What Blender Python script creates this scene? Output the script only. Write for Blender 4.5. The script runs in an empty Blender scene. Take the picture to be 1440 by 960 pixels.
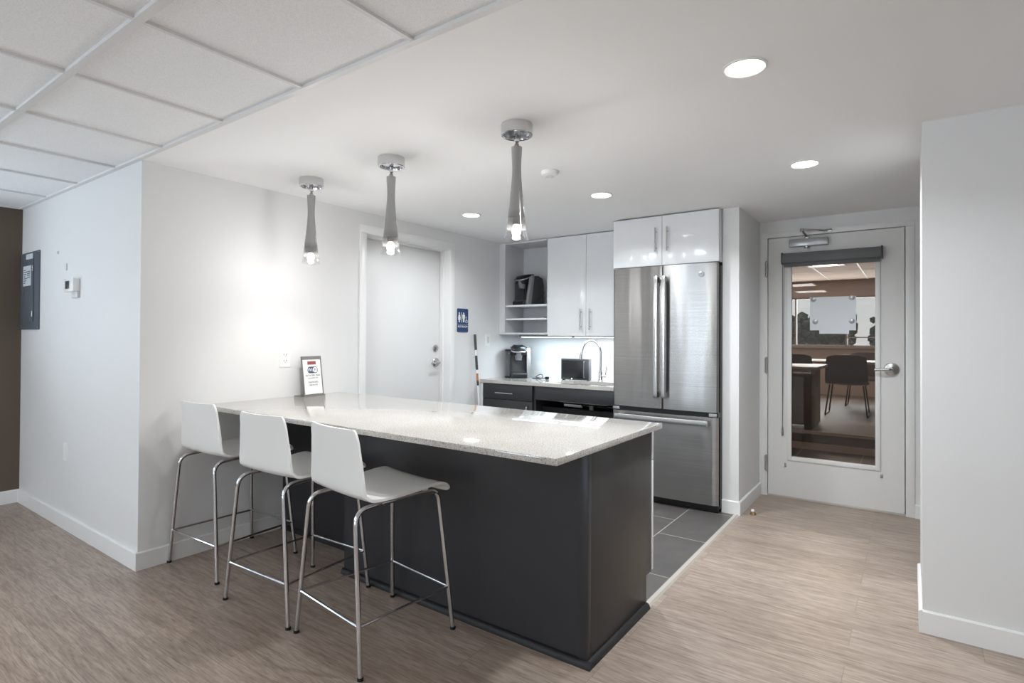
import bpy, bmesh, math, random
from mathutils import Vector, Matrix
random.seed(7)
C = bpy.context.scene.collection
PI = math.pi
H = 2.235                      # ceiling height

# ------------------------------------------------------------------ materials
def lin(c):
    return tuple(((v/255.0)/12.92 if v/255.0 <= .04045 else ((v/255.0+.055)/1.055)**2.4) for v in c)
def hexa(c, a=1.0): return (*lin(c), a)
def new_mat(name):
    m = bpy.data.materials.new(name); m.use_nodes = True
    nt = m.node_tree
    return m, nt, nt.nodes['Principled BSDF']
def pbr(name, rgb, rough=.5, metal=0.0, coat=0.0, spec=.5, emit=None, estr=0.0, trans=0.0, ior=1.45, bump=None):
    m, nt, b = new_mat(name)
    b.inputs['Base Color'].default_value = hexa(rgb)
    b.inputs['Roughness'].default_value = rough
    b.inputs['Metallic'].default_value = metal
    b.inputs['Coat Weight'].default_value = coat
    b.inputs['Coat Roughness'].default_value = .05
    b.inputs['Specular IOR Level'].default_value = spec
    b.inputs['Transmission Weight'].default_value = trans
    b.inputs['IOR'].default_value = ior
    if emit:
        b.inputs['Emission Color'].default_value = hexa(emit)
        b.inputs['Emission Strength'].default_value = estr
    # a faint procedural variation on every surface
    tc = nt.nodes.new('ShaderNodeTexCoord'); nz = nt.nodes.new('ShaderNodeTexNoise')
    nz.inputs['Scale'].default_value = bump[0] if bump else 60.0
    nz.inputs['Detail'].default_value = 4
    nt.links.new(tc.outputs['Object'], nz.inputs['Vector'])
    if bump:
        bp = nt.nodes.new('ShaderNodeBump'); bp.inputs['Strength'].default_value = bump[1]
        bp.inputs['Distance'].default_value = .002
        nt.links.new(nz.outputs['Fac'], bp.inputs['Height'])
        nt.links.new(bp.outputs['Normal'], b.inputs['Normal'])
    else:
        mr = nt.nodes.new('ShaderNodeMapRange')
        mr.inputs['To Min'].default_value = max(0, rough-.02); mr.inputs['To Max'].default_value = min(1, rough+.02)
        nt.links.new(nz.outputs['Fac'], mr.inputs['Value'])
        nt.links.new(mr.outputs['Result'], b.inputs['Roughness'])
    return m
def ramp(nt, stops):
    r = nt.nodes.new('ShaderNodeValToRGB'); e = r.color_ramp.elements
    while len(e) < len(stops): e.new(.5)
    for el, (p, c) in zip(e, stops): el.position = p; el.color = c
    return r
def mapping(nt, scale=(1,1,1), rot=(0,0,0), loc=(0,0,0)):
    tc = nt.nodes.new('ShaderNodeTexCoord'); mp = nt.nodes.new('ShaderNodeMapping')
    mp.inputs['Scale'].default_value = scale; mp.inputs['Rotation'].default_value = rot; mp.inputs['Location'].default_value = loc
    nt.links.new(tc.outputs['Object'], mp.inputs['Vector'])
    return mp

def wood_floor():
    m, nt, b = new_mat('wood_planks'); L = nt.links.new
    mp = mapping(nt)
    br = nt.nodes.new('ShaderNodeTexBrick')
    br.offset = .37; br.offset_frequency = 2
    br.inputs['Scale'].default_value = 1; br.inputs['Brick Width'].default_value = 1.22
    br.inputs['Row Height'].default_value = .178; br.inputs['Mortar Size'].default_value = .0011
    br.inputs['Mortar Smooth'].default_value = .4; br.inputs['Bias'].default_value = 0
    br.inputs['Color1'].default_value = (0,0,0,1); br.inputs['Color2'].default_value = (1,1,1,1); br.inputs['Mortar'].default_value = (.5,.5,.5,1)
    L(mp.outputs[0], br.inputs['Vector'])
    # grain stretched along the planks (x), shifted per plank
    tc = nt.nodes.new('ShaderNodeTexCoord')
    sep = nt.nodes.new('ShaderNodeSeparateXYZ'); L(tc.outputs['Object'], sep.inputs[0])
    mul = nt.nodes.new('ShaderNodeMath'); mul.operation = 'MULTIPLY'; mul.inputs[1].default_value = 7.3
    sc = nt.nodes.new('ShaderNodeSeparateColor'); L(br.outputs['Color'], sc.inputs[0]); L(sc.outputs[0], mul.inputs[0])
    cmb = nt.nodes.new('ShaderNodeCombineXYZ')
    mx = nt.nodes.new('ShaderNodeMath'); mx.operation = 'MULTIPLY'; mx.inputs[1].default_value = 4.5; L(sep.outputs[0], mx.inputs[0])
    my = nt.nodes.new('ShaderNodeMath'); my.operation = 'MULTIPLY'; my.inputs[1].default_value = 62; L(sep.outputs[1], my.inputs[0])
    L(mx.outputs[0], cmb.inputs[0]); L(my.outputs[0], cmb.inputs[1]); L(mul.outputs[0], cmb.inputs[2])
    n1 = nt.nodes.new('ShaderNodeTexNoise'); n1.inputs['Scale'].default_value = 1.0; n1.inputs['Detail'].default_value = 6; n1.inputs['Roughness'].default_value = .6
    n1.inputs['Distortion'].default_value = .6
    L(cmb.outputs[0], n1.inputs['Vector'])
    cmb2 = nt.nodes.new('ShaderNodeCombineXYZ')
    my2 = nt.nodes.new('ShaderNodeMath'); my2.operation = 'MULTIPLY'; my2.inputs[1].default_value = 5; L(sep.outputs[1], my2.inputs[0])
    L(sep.outputs[0], cmb2.inputs[0]); L(my2.outputs[0], cmb2.inputs[1]); L(mul.outputs[0], cmb2.inputs[2])
    n2 = nt.nodes.new('ShaderNodeTexNoise'); n2.inputs['Scale'].default_value = 1.3; n2.inputs['Detail'].default_value = 3
    L(cmb2.outputs[0], n2.inputs['Vector'])
    # fine pores on top of the broad grain
    cmb3 = nt.nodes.new('ShaderNodeCombineXYZ')
    mx3 = nt.nodes.new('ShaderNodeMath'); mx3.operation = 'MULTIPLY'; mx3.inputs[1].default_value = 16; L(sep.outputs[0], mx3.inputs[0])
    my3 = nt.nodes.new('ShaderNodeMath'); my3.operation = 'MULTIPLY'; my3.inputs[1].default_value = 260; L(sep.outputs[1], my3.inputs[0])
    L(mx3.outputs[0], cmb3.inputs[0]); L(my3.outputs[0], cmb3.inputs[1]); L(mul.outputs[0], cmb3.inputs[2])
    n3 = nt.nodes.new('ShaderNodeTexNoise'); n3.inputs['Scale'].default_value = 1.0; n3.inputs['Detail'].default_value = 3
    L(cmb3.outputs[0], n3.inputs['Vector'])
    r4 = ramp(nt, [(.34, hexa((196,188,182))), (.54, hexa((250,249,248)))]); L(n3.outputs['Fac'], r4.inputs[0])
    r1 = ramp(nt, [(.30, hexa((155,141,130))), (.5, hexa((182,168,157))), (.70, hexa((200,187,177)))])
    L(n1.outputs['Fac'], r1.inputs[0])
    r2 = ramp(nt, [(.3, hexa((228,224,220))), (.7, hexa((246,243,240)))])
    L(n2.outputs['Fac'], r2.inputs[0])
    mixa = nt.nodes.new('ShaderNodeMix'); mixa.data_type = 'RGBA'; mixa.blend_type = 'MULTIPLY'; mixa.inputs['Factor'].default_value = .8
    L(r1.outputs[0], mixa.inputs['A']); L(r2.outputs[0], mixa.inputs['B'])
    r3 = ramp(nt, [(0, hexa((236,232,229))), (1, hexa((255,255,255)))])
    L(sc.outputs[0], r3.inputs[0])
    mixb = nt.nodes.new('ShaderNodeMix'); mixb.data_type = 'RGBA'; mixb.blend_type = 'MULTIPLY'; mixb.inputs['Factor'].default_value = .75
    L(mixa.outputs['Result'], mixb.inputs['A']); L(r3.outputs[0], mixb.inputs['B'])
    mixd = nt.nodes.new('ShaderNodeMix'); mixd.data_type = 'RGBA'; mixd.blend_type = 'MULTIPLY'; mixd.inputs['Factor'].default_value = .7
    L(mixb.outputs['Result'], mixd.inputs['A']); L(r4.outputs[0], mixd.inputs['B'])
    mixc = nt.nodes.new('ShaderNodeMix'); mixc.data_type = 'RGBA'
    mixc.inputs['B'].default_value = hexa((96,82,72))
    mf = nt.nodes.new('ShaderNodeMath'); mf.operation = 'MULTIPLY'; mf.inputs[1].default_value = .55; L(br.outputs['Fac'], mf.inputs[0])
    L(mf.outputs[0], mixc.inputs['Factor']); L(mixd.outputs['Result'], mixc.inputs['A'])
    L(mixc.outputs['Result'], b.inputs['Base Color'])
    b.inputs['Roughness'].default_value = .38; b.inputs['Specular IOR Level'].default_value = .45
    bp = nt.nodes.new('ShaderNodeBump'); bp.inputs['Strength'].default_value = .12; bp.inputs['Distance'].default_value = .002
    L(n1.outputs['Fac'], bp.inputs['Height']); L(bp.outputs['Normal'], b.inputs['Normal'])
    return m
def tile_mat(name, c1, c2, grout, w, h, mortar, loc=(0,0,0), rough=.35, rot=0):
    m, nt, b = new_mat(name); L = nt.links.new
    mp = mapping(nt, loc=loc, rot=(0,0,rot))
    br = nt.nodes.new('ShaderNodeTexBrick'); br.offset = .5
    br.inputs['Scale'].default_value = 1; br.inputs['Brick Width'].default_value = w; br.inputs['Row Height'].default_value = h
    br.inputs['Mortar Size'].default_value = mortar; br.inputs['Mortar Smooth'].default_value = .1
    br.inputs['Color1'].default_value = hexa(c1); br.inputs['Color2'].default_value = hexa(c2); br.inputs['Mortar'].default_value = hexa(grout)
    L(mp.outputs[0], br.inputs['Vector'])
    nz = nt.nodes.new('ShaderNodeTexNoise'); nz.inputs['Scale'].default_value = 9; nz.inputs['Detail'].default_value = 6
    L(mp.outputs[0], nz.inputs['Vector'])
    r = ramp(nt, [(.3, (.82,.82,.82,1)), (.7, (1,1,1,1))]); L(nz.outputs['Fac'], r.inputs[0])
    mx = nt.nodes.new('ShaderNodeMix'); mx.data_type = 'RGBA'; mx.blend_type = 'MULTIPLY'; mx.inputs['Factor'].default_value = 1
    L(br.outputs['Color'], mx.inputs['A']); L(r.outputs[0], mx.inputs['B']); L(mx.outputs['Result'], b.inputs['Base Color'])
    b.inputs['Roughness'].default_value = rough
    return m
def quartz_mat():
    m, nt, b = new_mat('quartz_speckled'); L = nt.links.new
    mp = mapping(nt)
    n1 = nt.nodes.new('ShaderNodeTexNoise'); n1.inputs['Scale'].default_value = 190; n1.inputs['Detail'].default_value = 4
    n2 = nt.nodes.new('ShaderNodeTexVoronoi'); n2.inputs['Scale'].default_value = 150
    n3 = nt.nodes.new('ShaderNodeTexNoise'); n3.inputs['Scale'].default_value = 5; n3.inputs['Detail'].default_value = 4
    for n in (n1, n2, n3): L(mp.outputs[0], n.inputs['Vector'])
    r1 = ramp(nt, [(.32, hexa((130,125,119))), (.45, hexa((184,181,177))), (.7, hexa((206,203,199)))])
    L(n1.outputs['Fac'], r1.inputs[0])
    r2 = ramp(nt, [(.0, hexa((150,144,136))), (.14, hexa((255,255,255)))]); L(n2.outputs['Distance'], r2.inputs[0])
    r3 = ramp(nt, [(.35, hexa((249,248,247))), (.65, hexa((255,255,255)))]); L(n3.outputs['Fac'], r3.inputs[0])
    a = nt.nodes.new('ShaderNodeMix'); a.data_type = 'RGBA'; a.blend_type = 'MULTIPLY'; a.inputs['Factor'].default_value = .45
    L(r1.outputs[0], a.inputs['A']); L(r2.outputs[0], a.inputs['B'])
    c = nt.nodes.new('ShaderNodeMix'); c.data_type = 'RGBA'; c.blend_type = 'MULTIPLY'; c.inputs['Factor'].default_value = 1
    L(a.outputs['Result'], c.inputs['A']); L(r3.outputs[0], c.inputs['B'])
    L(c.outputs['Result'], b.inputs['Base Color'])
    b.inputs['Roughness'].default_value = .055; b.inputs['Specular IOR Level'].default_value = .5
    return m
def acoustic_mat():
    m, nt, b = new_mat('acoustic_tile'); L = nt.links.new
    mp = mapping(nt)
    n1 = nt.nodes.new('ShaderNodeTexNoise'); n1.inputs['Scale'].default_value = 240; n1.inputs['Detail'].default_value = 4
    L(mp.outputs[0], n1.inputs['Vector'])
    r = ramp(nt, [(.30, hexa((232,233,234))), (.55, hexa((246,247,248)))]); L(n1.outputs['Fac'], r.inputs[0])
    L(r.outputs[0], b.inputs['Base Color'])
    b.inputs['Roughness'].default_value = .9
    bp = nt.nodes.new('ShaderNodeBump'); bp.inputs['Strength'].default_value = .25; bp.inputs['Distance'].default_value = .002
    L(n1.outputs['Fac'], bp.inputs['Height']); L(bp.outputs['Normal'], b.inputs['Normal'])
    return m
def steel_brushed():
    m, nt, b = new_mat('brushed_steel'); L = nt.links.new
    mp = mapping(nt, scale=(2, 2, 700))
    n1 = nt.nodes.new('ShaderNodeTexNoise'); n1.inputs['Scale'].default_value = 1; n1.inputs['Detail'].default_value = 3
    L(mp.outputs[0], n1.inputs['Vector'])
    r = ramp(nt, [(.3, hexa((144,143,142))), (.7, hexa((166,165,164)))]); L(n1.outputs['Fac'], r.inputs[0])
    L(r.outputs[0], b.inputs['Base Color'])
    b.inputs['Metallic'].default_value = 1; b.inputs['Roughness'].default_value = .27
    b.inputs['Anisotropic'].default_value = .85; b.inputs['Anisotropic Rotation'].default_value = .25
    mp2 = mapping(nt, scale=(7, 7, .55)); n2 = nt.nodes.new('ShaderNodeTexNoise'); n2.inputs['Scale'].default_value = 1; n2.inputs['Detail'].default_value = 1
    L(mp2.outputs[0], n2.inputs['Vector'])
    bp = nt.nodes.new('ShaderNodeBump'); bp.inputs['Strength'].default_value = .6; bp.inputs['Distance'].default_value = .012
    L(n2.outputs['Fac'], bp.inputs['Height']); L(bp.outputs['Normal'], b.inputs['Normal'])
    tg = nt.nodes.new('ShaderNodeTangent'); tg.direction_type = 'UV_MAP'; tg.uv_map = 'UVMap'
    L(tg.outputs[0], b.inputs['Tangent'])
    return m
def thin_refl(nt, f0=.045):
    lw = nt.nodes.new('ShaderNodeLayerWeight'); lw.inputs['Blend'].default_value = .5
    pw = nt.nodes.new('ShaderNodeMath'); pw.operation = 'POWER'; pw.inputs[1].default_value = 4.0; nt.links.new(lw.outputs['Facing'], pw.inputs[0])
    ma = nt.nodes.new('ShaderNodeMath'); ma.operation = 'MULTIPLY_ADD'; ma.inputs[1].default_value = .7; ma.inputs[2].default_value = f0
    nt.links.new(pw.outputs[0], ma.inputs[0])
    return ma
def smoke_glass():
    # hand blown shade: mirror smoke at the top fading to clear glass at the mouth (a tint in the glass itself)
    m, nt, b = new_mat('smoke_ombre_glass'); L = nt.links.new
    nt.nodes.remove(b)
    out = nt.nodes['Material Output']
    tc = nt.nodes.new('ShaderNodeTexCoord'); sp = nt.nodes.new('ShaderNodeSeparateXYZ'); L(tc.outputs['Generated'], sp.inputs[0])
    r = ramp(nt, [(.0, (.97,.97,.97,1)), (.10, (.95,.95,.95,1)), (.27, (.45,.45,.45,1)), (1, (.2,.2,.2,1))]); L(sp.outputs[2], r.inputs[0])
    tr = nt.nodes.new('ShaderNodeBsdfTransparent'); L(r.outputs[0], tr.inputs[0])
    smoke = nt.nodes.new('ShaderNodeBsdfPrincipled'); smoke.inputs['Base Color'].default_value = hexa((168,167,165))
    smoke.inputs['Metallic'].default_value = .15; smoke.inputs['Roughness'].default_value = .16; smoke.inputs['Coat Weight'].default_value = .8
    rm = ramp(nt, [(.10, (0,0,0,1)), (.19, (.35,.35,.35,1)), (.32, (.80,.80,.80,1)), (1, (.9,.9,.9,1))]); L(sp.outputs[2], rm.inputs[0])
    gl = nt.nodes.new('ShaderNodeBsdfGlossy'); gl.inputs['Roughness'].default_value = .03; gl.inputs[0].default_value = (1,1,1,1)
    fr = thin_refl(nt)
    m1 = nt.nodes.new('ShaderNodeMixShader'); L(fr.outputs[0], m1.inputs[0]); L(tr.outputs[0], m1.inputs[1]); L(gl.outputs[0], m1.inputs[2])
    m2 = nt.nodes.new('ShaderNodeMixShader'); L(rm.outputs[0], m2.inputs[0]); L(m1.outputs[0], m2.inputs[1]); L(smoke.outputs[0], m2.inputs[2])
    L(m2.outputs[0], out.inputs[0])
    return m
def thin_glass(name, tint, ior=.04):
    m, nt, b = new_mat(name); L = nt.links.new
    nt.nodes.remove(b); out = nt.nodes['Material Output']
    tr = nt.nodes.new('ShaderNodeBsdfTransparent'); tr.inputs[0].default_value = hexa(tint)
    gl = nt.nodes.new('ShaderNodeBsdfGlossy'); gl.inputs['Roughness'].default_value = .01
    fr = thin_refl(nt, ior)
    m1 = nt.nodes.new('ShaderNodeMixShader'); L(fr.outputs[0], m1.inputs[0]); L(tr.outputs[0], m1.inputs[1]); L(gl.outputs[0], m1.inputs[2])
    L(m1.outputs[0], out.inputs[0])
    return m
def thin_paper(name, rgb):   # printer paper, a little light comes through
    m, nt, b = new_mat(name); out = nt.nodes['Material Output']
    b.inputs['Base Color'].default_value = hexa(rgb); b.inputs['Roughness'].default_value = .8
    tl = nt.nodes.new('ShaderNodeBsdfTranslucent'); tl.inputs[0].default_value = hexa(rgb)
    mx = nt.nodes.new('ShaderNodeMixShader'); mx.inputs[0].default_value = .12
    nt.links.new(b.outputs[0], mx.inputs[1]); nt.links.new(tl.outputs[0], mx.inputs[2]); nt.links.new(mx.outputs[0], out.inputs[0])
    return m
def leaf_mat():
    m, nt, b = new_mat('hedge_leaf'); L = nt.links.new
    mp = mapping(nt); n = nt.nodes.new('ShaderNodeTexNoise'); n.inputs['Scale'].default_value = 6; n.inputs['Detail'].default_value = 6
    L(mp.outputs[0], n.inputs['Vector'])
    r = ramp(nt, [(.3, hexa((34,40,24))), (.7, hexa((72,78,50)))]); L(n.outputs['Fac'], r.inputs[0]); L(r.outputs[0], b.inputs['Base Color'])
    b.inputs['Roughness'].default_value = .8
    return m

M = dict(
 wall=pbr('wall_paint_white', (227,227,227), .55, bump=(180,.08)),
 ceil=pbr('ceiling_paint_white', (248,248,248), .7, bump=(160,.06)),
 brown=pbr('wall_paint_brown', (98,86,74), .6, bump=(180,.08)),
 trim=pbr('trim_paint_white', (236,236,235), .32),
 door=pbr('door_paint_white', (228,228,228), .38),
 door2=pbr('door_paint_offwhite', (226,225,223), .36),
 wood=wood_floor(),
 tile=tile_mat('charcoal_floor_tile', (98,94,92), (90,87,86), (178,174,168), .635, .305, .0035, loc=(-.291+.3175,-2.075,0), rough=.38, rot=PI/2),
 tee=pbr('grid_tee_white', (226,226,226), .45),
 acoustic=acoustic_mat(),
 quartz=quartz_mat(),
 charcoal=pbr('charcoal_laminate', (50,50,53), .36),
 shoe=pbr('charcoal_moulding', (34,34,36), .5),
 charcoal2=pbr('charcoal_end_laminate', (50,48,47), .34),
 gloss=pbr('white_gloss_laminate', (236,238,241), .13, coat=.25),
 carcass=pbr('white_melamine', (212,213,216), .4),
 chrome=pbr('chrome', (214,214,216), .12, 1.0),
 nickel=pbr('satin_nickel', (188,187,185), .24, 1.0),
 steel=steel_brushed(),
 steel_handle=pbr('steel_handle', (196,196,196), .22, 1.0),
 sink=pbr('sink_steel', (170,170,170), .25, 1.0),
 black=pbr('black_plastic', (24,24,26), .3),
 darkgrey=pbr('dark_grey_plastic', (64,65,67), .35),
 grey=pbr('grey_plastic', (120,122,126), .35),
 silver=pbr('silver_plastic', (172,172,174), .3, .6),
 rubber=pbr('black_rubber', (20,20,20), .7),
 stool=pbr('stool_white_lacquer', (236,236,234), .3, coat=.2),
 plate=pbr('white_plate_plastic', (240,240,238), .3),
 slot=pbr('outlet_slot_dark', (60,58,56), .6),
 panelgrey=pbr('panel_grey_enamel', (94,101,110), .4),
 paper=pbr('paper_white', (238,238,236), .7),
 thinpaper=thin_paper('backlit_paper', (244,248,252)),
 sticker=pbr('label_paper', (214,220,226), .6),
 ink=pbr('printed_ink', (70,74,84), .7),
 inkblue=pbr('printed_ink_navy', (76,82,112), .6),
 inkred=pbr('printed_ink_maroon', (142,74,72), .6),
 orange=pbr('orange_band', (196,120,74), .5),
 signblue=pbr('sign_blue', (44,70,112), .4),
 signwhite=pbr('sign_white', (240,242,244), .4),
 acrylic=thin_glass('clear_acrylic', (236,236,238)),
 edge=pbr('acrylic_edge', (128,126,124), .2),
 smoke=smoke_glass(),
 tint=thin_glass('bronze_tinted_glass', (238,232,227), .035),
 clear=thin_glass('clear_window_glass', (248,250,250)),
 reservoir=thin_glass('smoky_reservoir', (226,229,233), .06),
 frosted=pbr('frosted_lens', (255,252,246), .4, emit=(255,250,240), estr=14),
 bulb=pbr('lit_bulb', (255,250,240), .4, emit=(255,246,232), estr=4),
 ledlens=pbr('led_lens_cool', (240,248,255), .4, emit=(214,238,255), estr=9),
 ledlens2=pbr('led_lens_neutral', (250,252,255), .4, emit=(246,250,255), estr=11),
 blind=pbr('grey_blind_fabric', (112,113,114), .75, bump=(400,.15)),
 deskwood=pbr('desk_brown_laminate', (92,74,62), .4),
 platform=pbr('platform_vinyl', (104,90,80), .5),
 chairseat=pbr('dark_maroon_shell', (66,48,44), .45),
 chairleg=pbr('dark_steel_rod', (70,66,64), .3, .8),
 hedge=leaf_mat(),
 carpaint=pbr('car_paint_silver', (196,202,208), .2, .4, coat=.8),
 carglass=pbr('car_glass', (40,48,54), .08),
 asphalt=pbr('asphalt', (122,120,116), .9, bump=(40,.4)),
 brass=pbr('brushed_brass', (176,150,110), .3, 1.0),
 pipe=pbr('pipe_wrap_grey', (196,198,196), .5),
 threshold=pbr('threshold_strip', (206,199,190), .35, .3),
)

# ------------------------------------------------------------------ mesh helpers
class MB:
    def __init__(s): s.bm = bmesh.new()
    def box(s, x0, x1, y0, y1, z0, z1, bev=0.0, seg=2):
        t = bmesh.new()
        bmesh.ops.create_cube(t, size=1)
        for v in t.verts:
            v.co = Vector(((x0+x1)/2+v.co.x*(x1-x0), (y0+y1)/2+v.co.y*(y1-y0), (z0+z1)/2+v.co.z*(z1-z0)))
        if bev: bmesh.ops.bevel(t, geom=t.edges[:], offset=bev, segments=seg, affect='EDGES', profile=.5)
        s._merge(t); return s
    def _merge(s, t, mat=None):
        if mat is not None: bmesh.ops.transform(t, matrix=mat, verts=t.verts)
        me = bpy.data.meshes.new('_'); t.to_mesh(me); t.free(); s.bm.from_mesh(me); bpy.data.meshes.remove(me)
    def add(s, other, mat):
        s._merge(other.bm, mat); return s
    def prism(s, pts, axis, a, b, bev=0.0):
        # pts: 2D outline; axis 'x': (y,z), 'y': (x,z), 'z': (x,y)
        t = bmesh.new()
        def P(p, d):
            return {'x':(d,p[0],p[1]), 'y':(p[0],d,p[1]), 'z':(p[0],p[1],d)}[axis]
        n = len(pts)
        va = [t.verts.new(P(p,a)) for p in pts]; vb = [t.verts.new(P(p,b)) for p in pts]
        t.faces.new(va); t.faces.new(vb[::-1])
        for i in range(n): t.faces.new((va[i], vb[i], vb[(i+1)%n], va[(i+1)%n]))
        bmesh.ops.recalc_face_normals(t, faces=t.faces)
        if bev: bmesh.ops.bevel(t, geom=t.edges[:], offset=bev, segments=2, affect='EDGES', profile=.5)
        s._merge(t); return s
    def cyl(s, p0, p1, r0, r1=None, n=24, cap=True):
        r1 = r0 if r1 is None else r1
        return s.tube([p0, p1], [r0, r1], n, cap)
    def tube(s, pts, r, n=12, cap=True, closed=False):
        pts = [Vector(p) for p in pts]; m = len(pts)
        rr = r if isinstance(r, (list, tuple)) else [r]*m
        rings = []; up = None
        for i in range(m):
            if closed: d = (pts[(i+1)%m]-pts[i-1]).normalized()
            else: d = (pts[min(i+1,m-1)]-pts[max(i-1,0)]).normalized()
            if up is None:
                up = Vector((0,0,1)) if abs(d.z) < .9 else Vector((1,0,0))
            u = (up-d*up.dot(d)).normalized(); w = d.cross(u); up = u
            rings.append([s.bm.verts.new(pts[i]+(u*math.cos(2*PI*k/n)+w*math.sin(2*PI*k/n))*rr[i]) for k in range(n)])
        for i in range(m if closed else m-1):
            A, B = rings[i], rings[(i+1)%m]
            for k in range(n): s.bm.faces.new((A[k], A[(k+1)%n], B[(k+1)%n], B[k]))
        if cap and not closed:
            s.bm.faces.new(rings[0][::-1]); s.bm.faces.new(rings[-1])
        return s
    def lathe(s, prof, c, n=40, axis='z', closed=False):
        # prof: list of (radius, height along axis)
        rings = []
        for r, h in prof:
            ring = []
            for k in range(n):
                a = 2*PI*k/n; p, q = r*math.cos(a), r*math.sin(a)
                v = {'z':(c[0]+p, c[1]+q, c[2]+h), 'y':(c[0]+p, c[1]+h, c[2]+q), 'x':(c[0]+h, c[1]+p, c[2]+q)}[axis]
                ring.append(s.bm.verts.new(v))
            rings.append(ring)
        m = len(rings)
        for i in range(m if closed else m-1):
            A, B = rings[i], rings[(i+1)%m]
            for k in range(n): s.bm.faces.new((A[k], A[(k+1)%n], B[(k+1)%n], B[k]))
        if not closed:
            if prof[0][0] > 1e-5: s.bm.faces.new(rings[0][::-1])
            if prof[-1][0] > 1e-5: s.bm.faces.new(rings[-1])
        return s
    def shell(s, grid, th):
        # grid[i][j] of points -> closed thick sheet
        ni, nj = len(grid), len(grid[0]); G = [[Vector(p) for p in row] for row in grid]
        N = [[None]*nj for _ in range(ni)]
        for i in range(ni):
            for j in range(nj):
                a = G[min(i+1,ni-1)][j]-G[max(i-1,0)][j]; b = G[i][min(j+1,nj-1)]-G[i][max(j-1,0)]
                N[i][j] = a.cross(b).normalized()
        T = [[s.bm.verts.new(G[i][j]+N[i][j]*th/2) for j in range(nj)] for i in range(ni)]
        B = [[s.bm.verts.new(G[i][j]-N[i][j]*th/2) for j in range(nj)] for i in range(ni)]
        F = s.bm.faces.new
        for i in range(ni-1):
            for j in range(nj-1):
                F((T[i][j],T[i+1][j],T[i+1][j+1],T[i][j+1])); F((B[i][j],B[i][j+1],B[i+1][j+1],B[i+1][j]))
        for i in range(ni-1):
            F((T[i][0],B[i][0],B[i+1][0],T[i+1][0])); F((T[i][-1],T[i+1][-1],B[i+1][-1],B[i][-1]))
        for j in range(nj-1):
            F((T[0][j],T[0][j+1],B[0][j+1],B[0][j])); F((T[-1][j],B[-1][j],B[-1][j+1],T[-1][j+1]))
        return s
    def mesh(s, name, off=(0,0,0), angle=35, uv=None):
        bmesh.ops.recalc_face_normals(s.bm, faces=s.bm.faces)
        for v in s.bm.verts: v.co -= Vector(off)
        for f in s.bm.faces: f.smooth = True
        if uv:
            ul = s.bm.loops.layers.uv.new('UVMap')
            for f in s.bm.faces:
                for l in f.loops: l[ul].uv = uv(l.vert.co)
        me = bpy.data.meshes.new(name); s.bm.to_mesh(me); s.bm.free()
        me.set_sharp_from_angle(angle=math.radians(angle))
        return me
    def build(s, name, mat, parent=None, angle=35, uv=None):
        if parent is None:
            lo = Vector((min(v.co.x for v in s.bm.verts), min(v.co.y for v in s.bm.verts), min(v.co.z for v in s.bm.verts)))
            hi = Vector((max(v.co.x for v in s.bm.verts), max(v.co.y for v in s.bm.verts), 0))
            off = Vector(((lo.x+hi.x)/2, (lo.y+hi.y)/2, lo.z))
            if s.__dict__.get('world'): off = Vector((0,0,0))
        else:
            off = wloc(parent)
        o = bpy.data.objects.new(name, s.mesh(name, off, angle, uv)); C.objects.link(o)
        if parent is None: o.location = off
        else: o.parent = parent
        o.data.materials.append(mat)
        return o
def wloc(o):
    v = Vector((0,0,0))
    while o: v += o.location; o = o.parent
    return v
def WB():
    m = MB(); m.world = True; return m
def tag(o, label, cat, group=None):
    o['label'] = label; o['category'] = cat
    if group: o['group'] = group
    return o
def thing(name, loc, label, cat, group=None):
    o = bpy.data.objects.new(name, None); C.objects.link(o); o.location = loc
    o.empty_display_size = .05
    return tag(o, label, cat, group)
def struct(o): o['kind'] = 'structure'; return o
def dup(o, parent=None):
    c = o.copy(); C.objects.link(c)
    if parent: c.parent = parent
    for ch in list(o.children):
        dup(ch, c)
    return c
def arc(c, r, a0, a1, n, f):
    return [f(c, r, a0+(a1-a0)*i/n) for i in range(n+1)]
def fillet(pts, rad, n=8):
    # round the corners of an open polyline
    P = [Vector(p) for p in pts]; out = [P[0]]
    for i in range(1, len(P)-1):
        a = (P[i-1]-P[i]); b = (P[i+1]-P[i]); r = rad if not isinstance(rad, (list,tuple)) else rad[i-1]
        d = min(r, a.length*.48, b.length*.48)
        p0 = P[i]+a.normalized()*d; p1 = P[i]+b.normalized()*d
        for k in range(n+1):
            t = k/n; out.append(p0*(1-t)**2+P[i]*2*t*(1-t)+p1*t*t)
    out.append(P[-1]); return out
def rrect(x0, x1, y0, y1, r, n=5):
    out = []
    for cx, cy, a in ((x1-r,y1-r,0), (x0+r,y1-r,90), (x0+r,y0+r,180), (x1-r,y0+r,270)):
        for k in range(n+1):
            t = math.radians(a+90*k/n); out.append((cx+r*math.cos(t), cy+r*math.sin(t)))
    return out
def text_mesh(txt, size, depth=.0006):
    cu = bpy.data.curves.new('t', 'FONT'); cu.body = txt; cu.size = size; cu.extrude = depth
    cu.align_x = 'CENTER'; cu.align_y = 'CENTER'; cu.resolution_u = 3
    ob = bpy.data.objects.new('t', cu); C.objects.link(ob)
    dg = bpy.context.evaluated_depsgraph_get(); dg.update()
    me = bpy.data.meshes.new_from_object(ob.evaluated_get(dg))
    bpy.data.objects.remove(ob); bpy.data.curves.remove(cu)
    return me
def add_text(mb, txt, size, mat4, depth=.0006):
    me = text_mesh(txt, size, depth); t = bmesh.new(); t.from_mesh(me); bpy.data.meshes.remove(me)
    mb._merge(t, mat4); return mb
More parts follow.
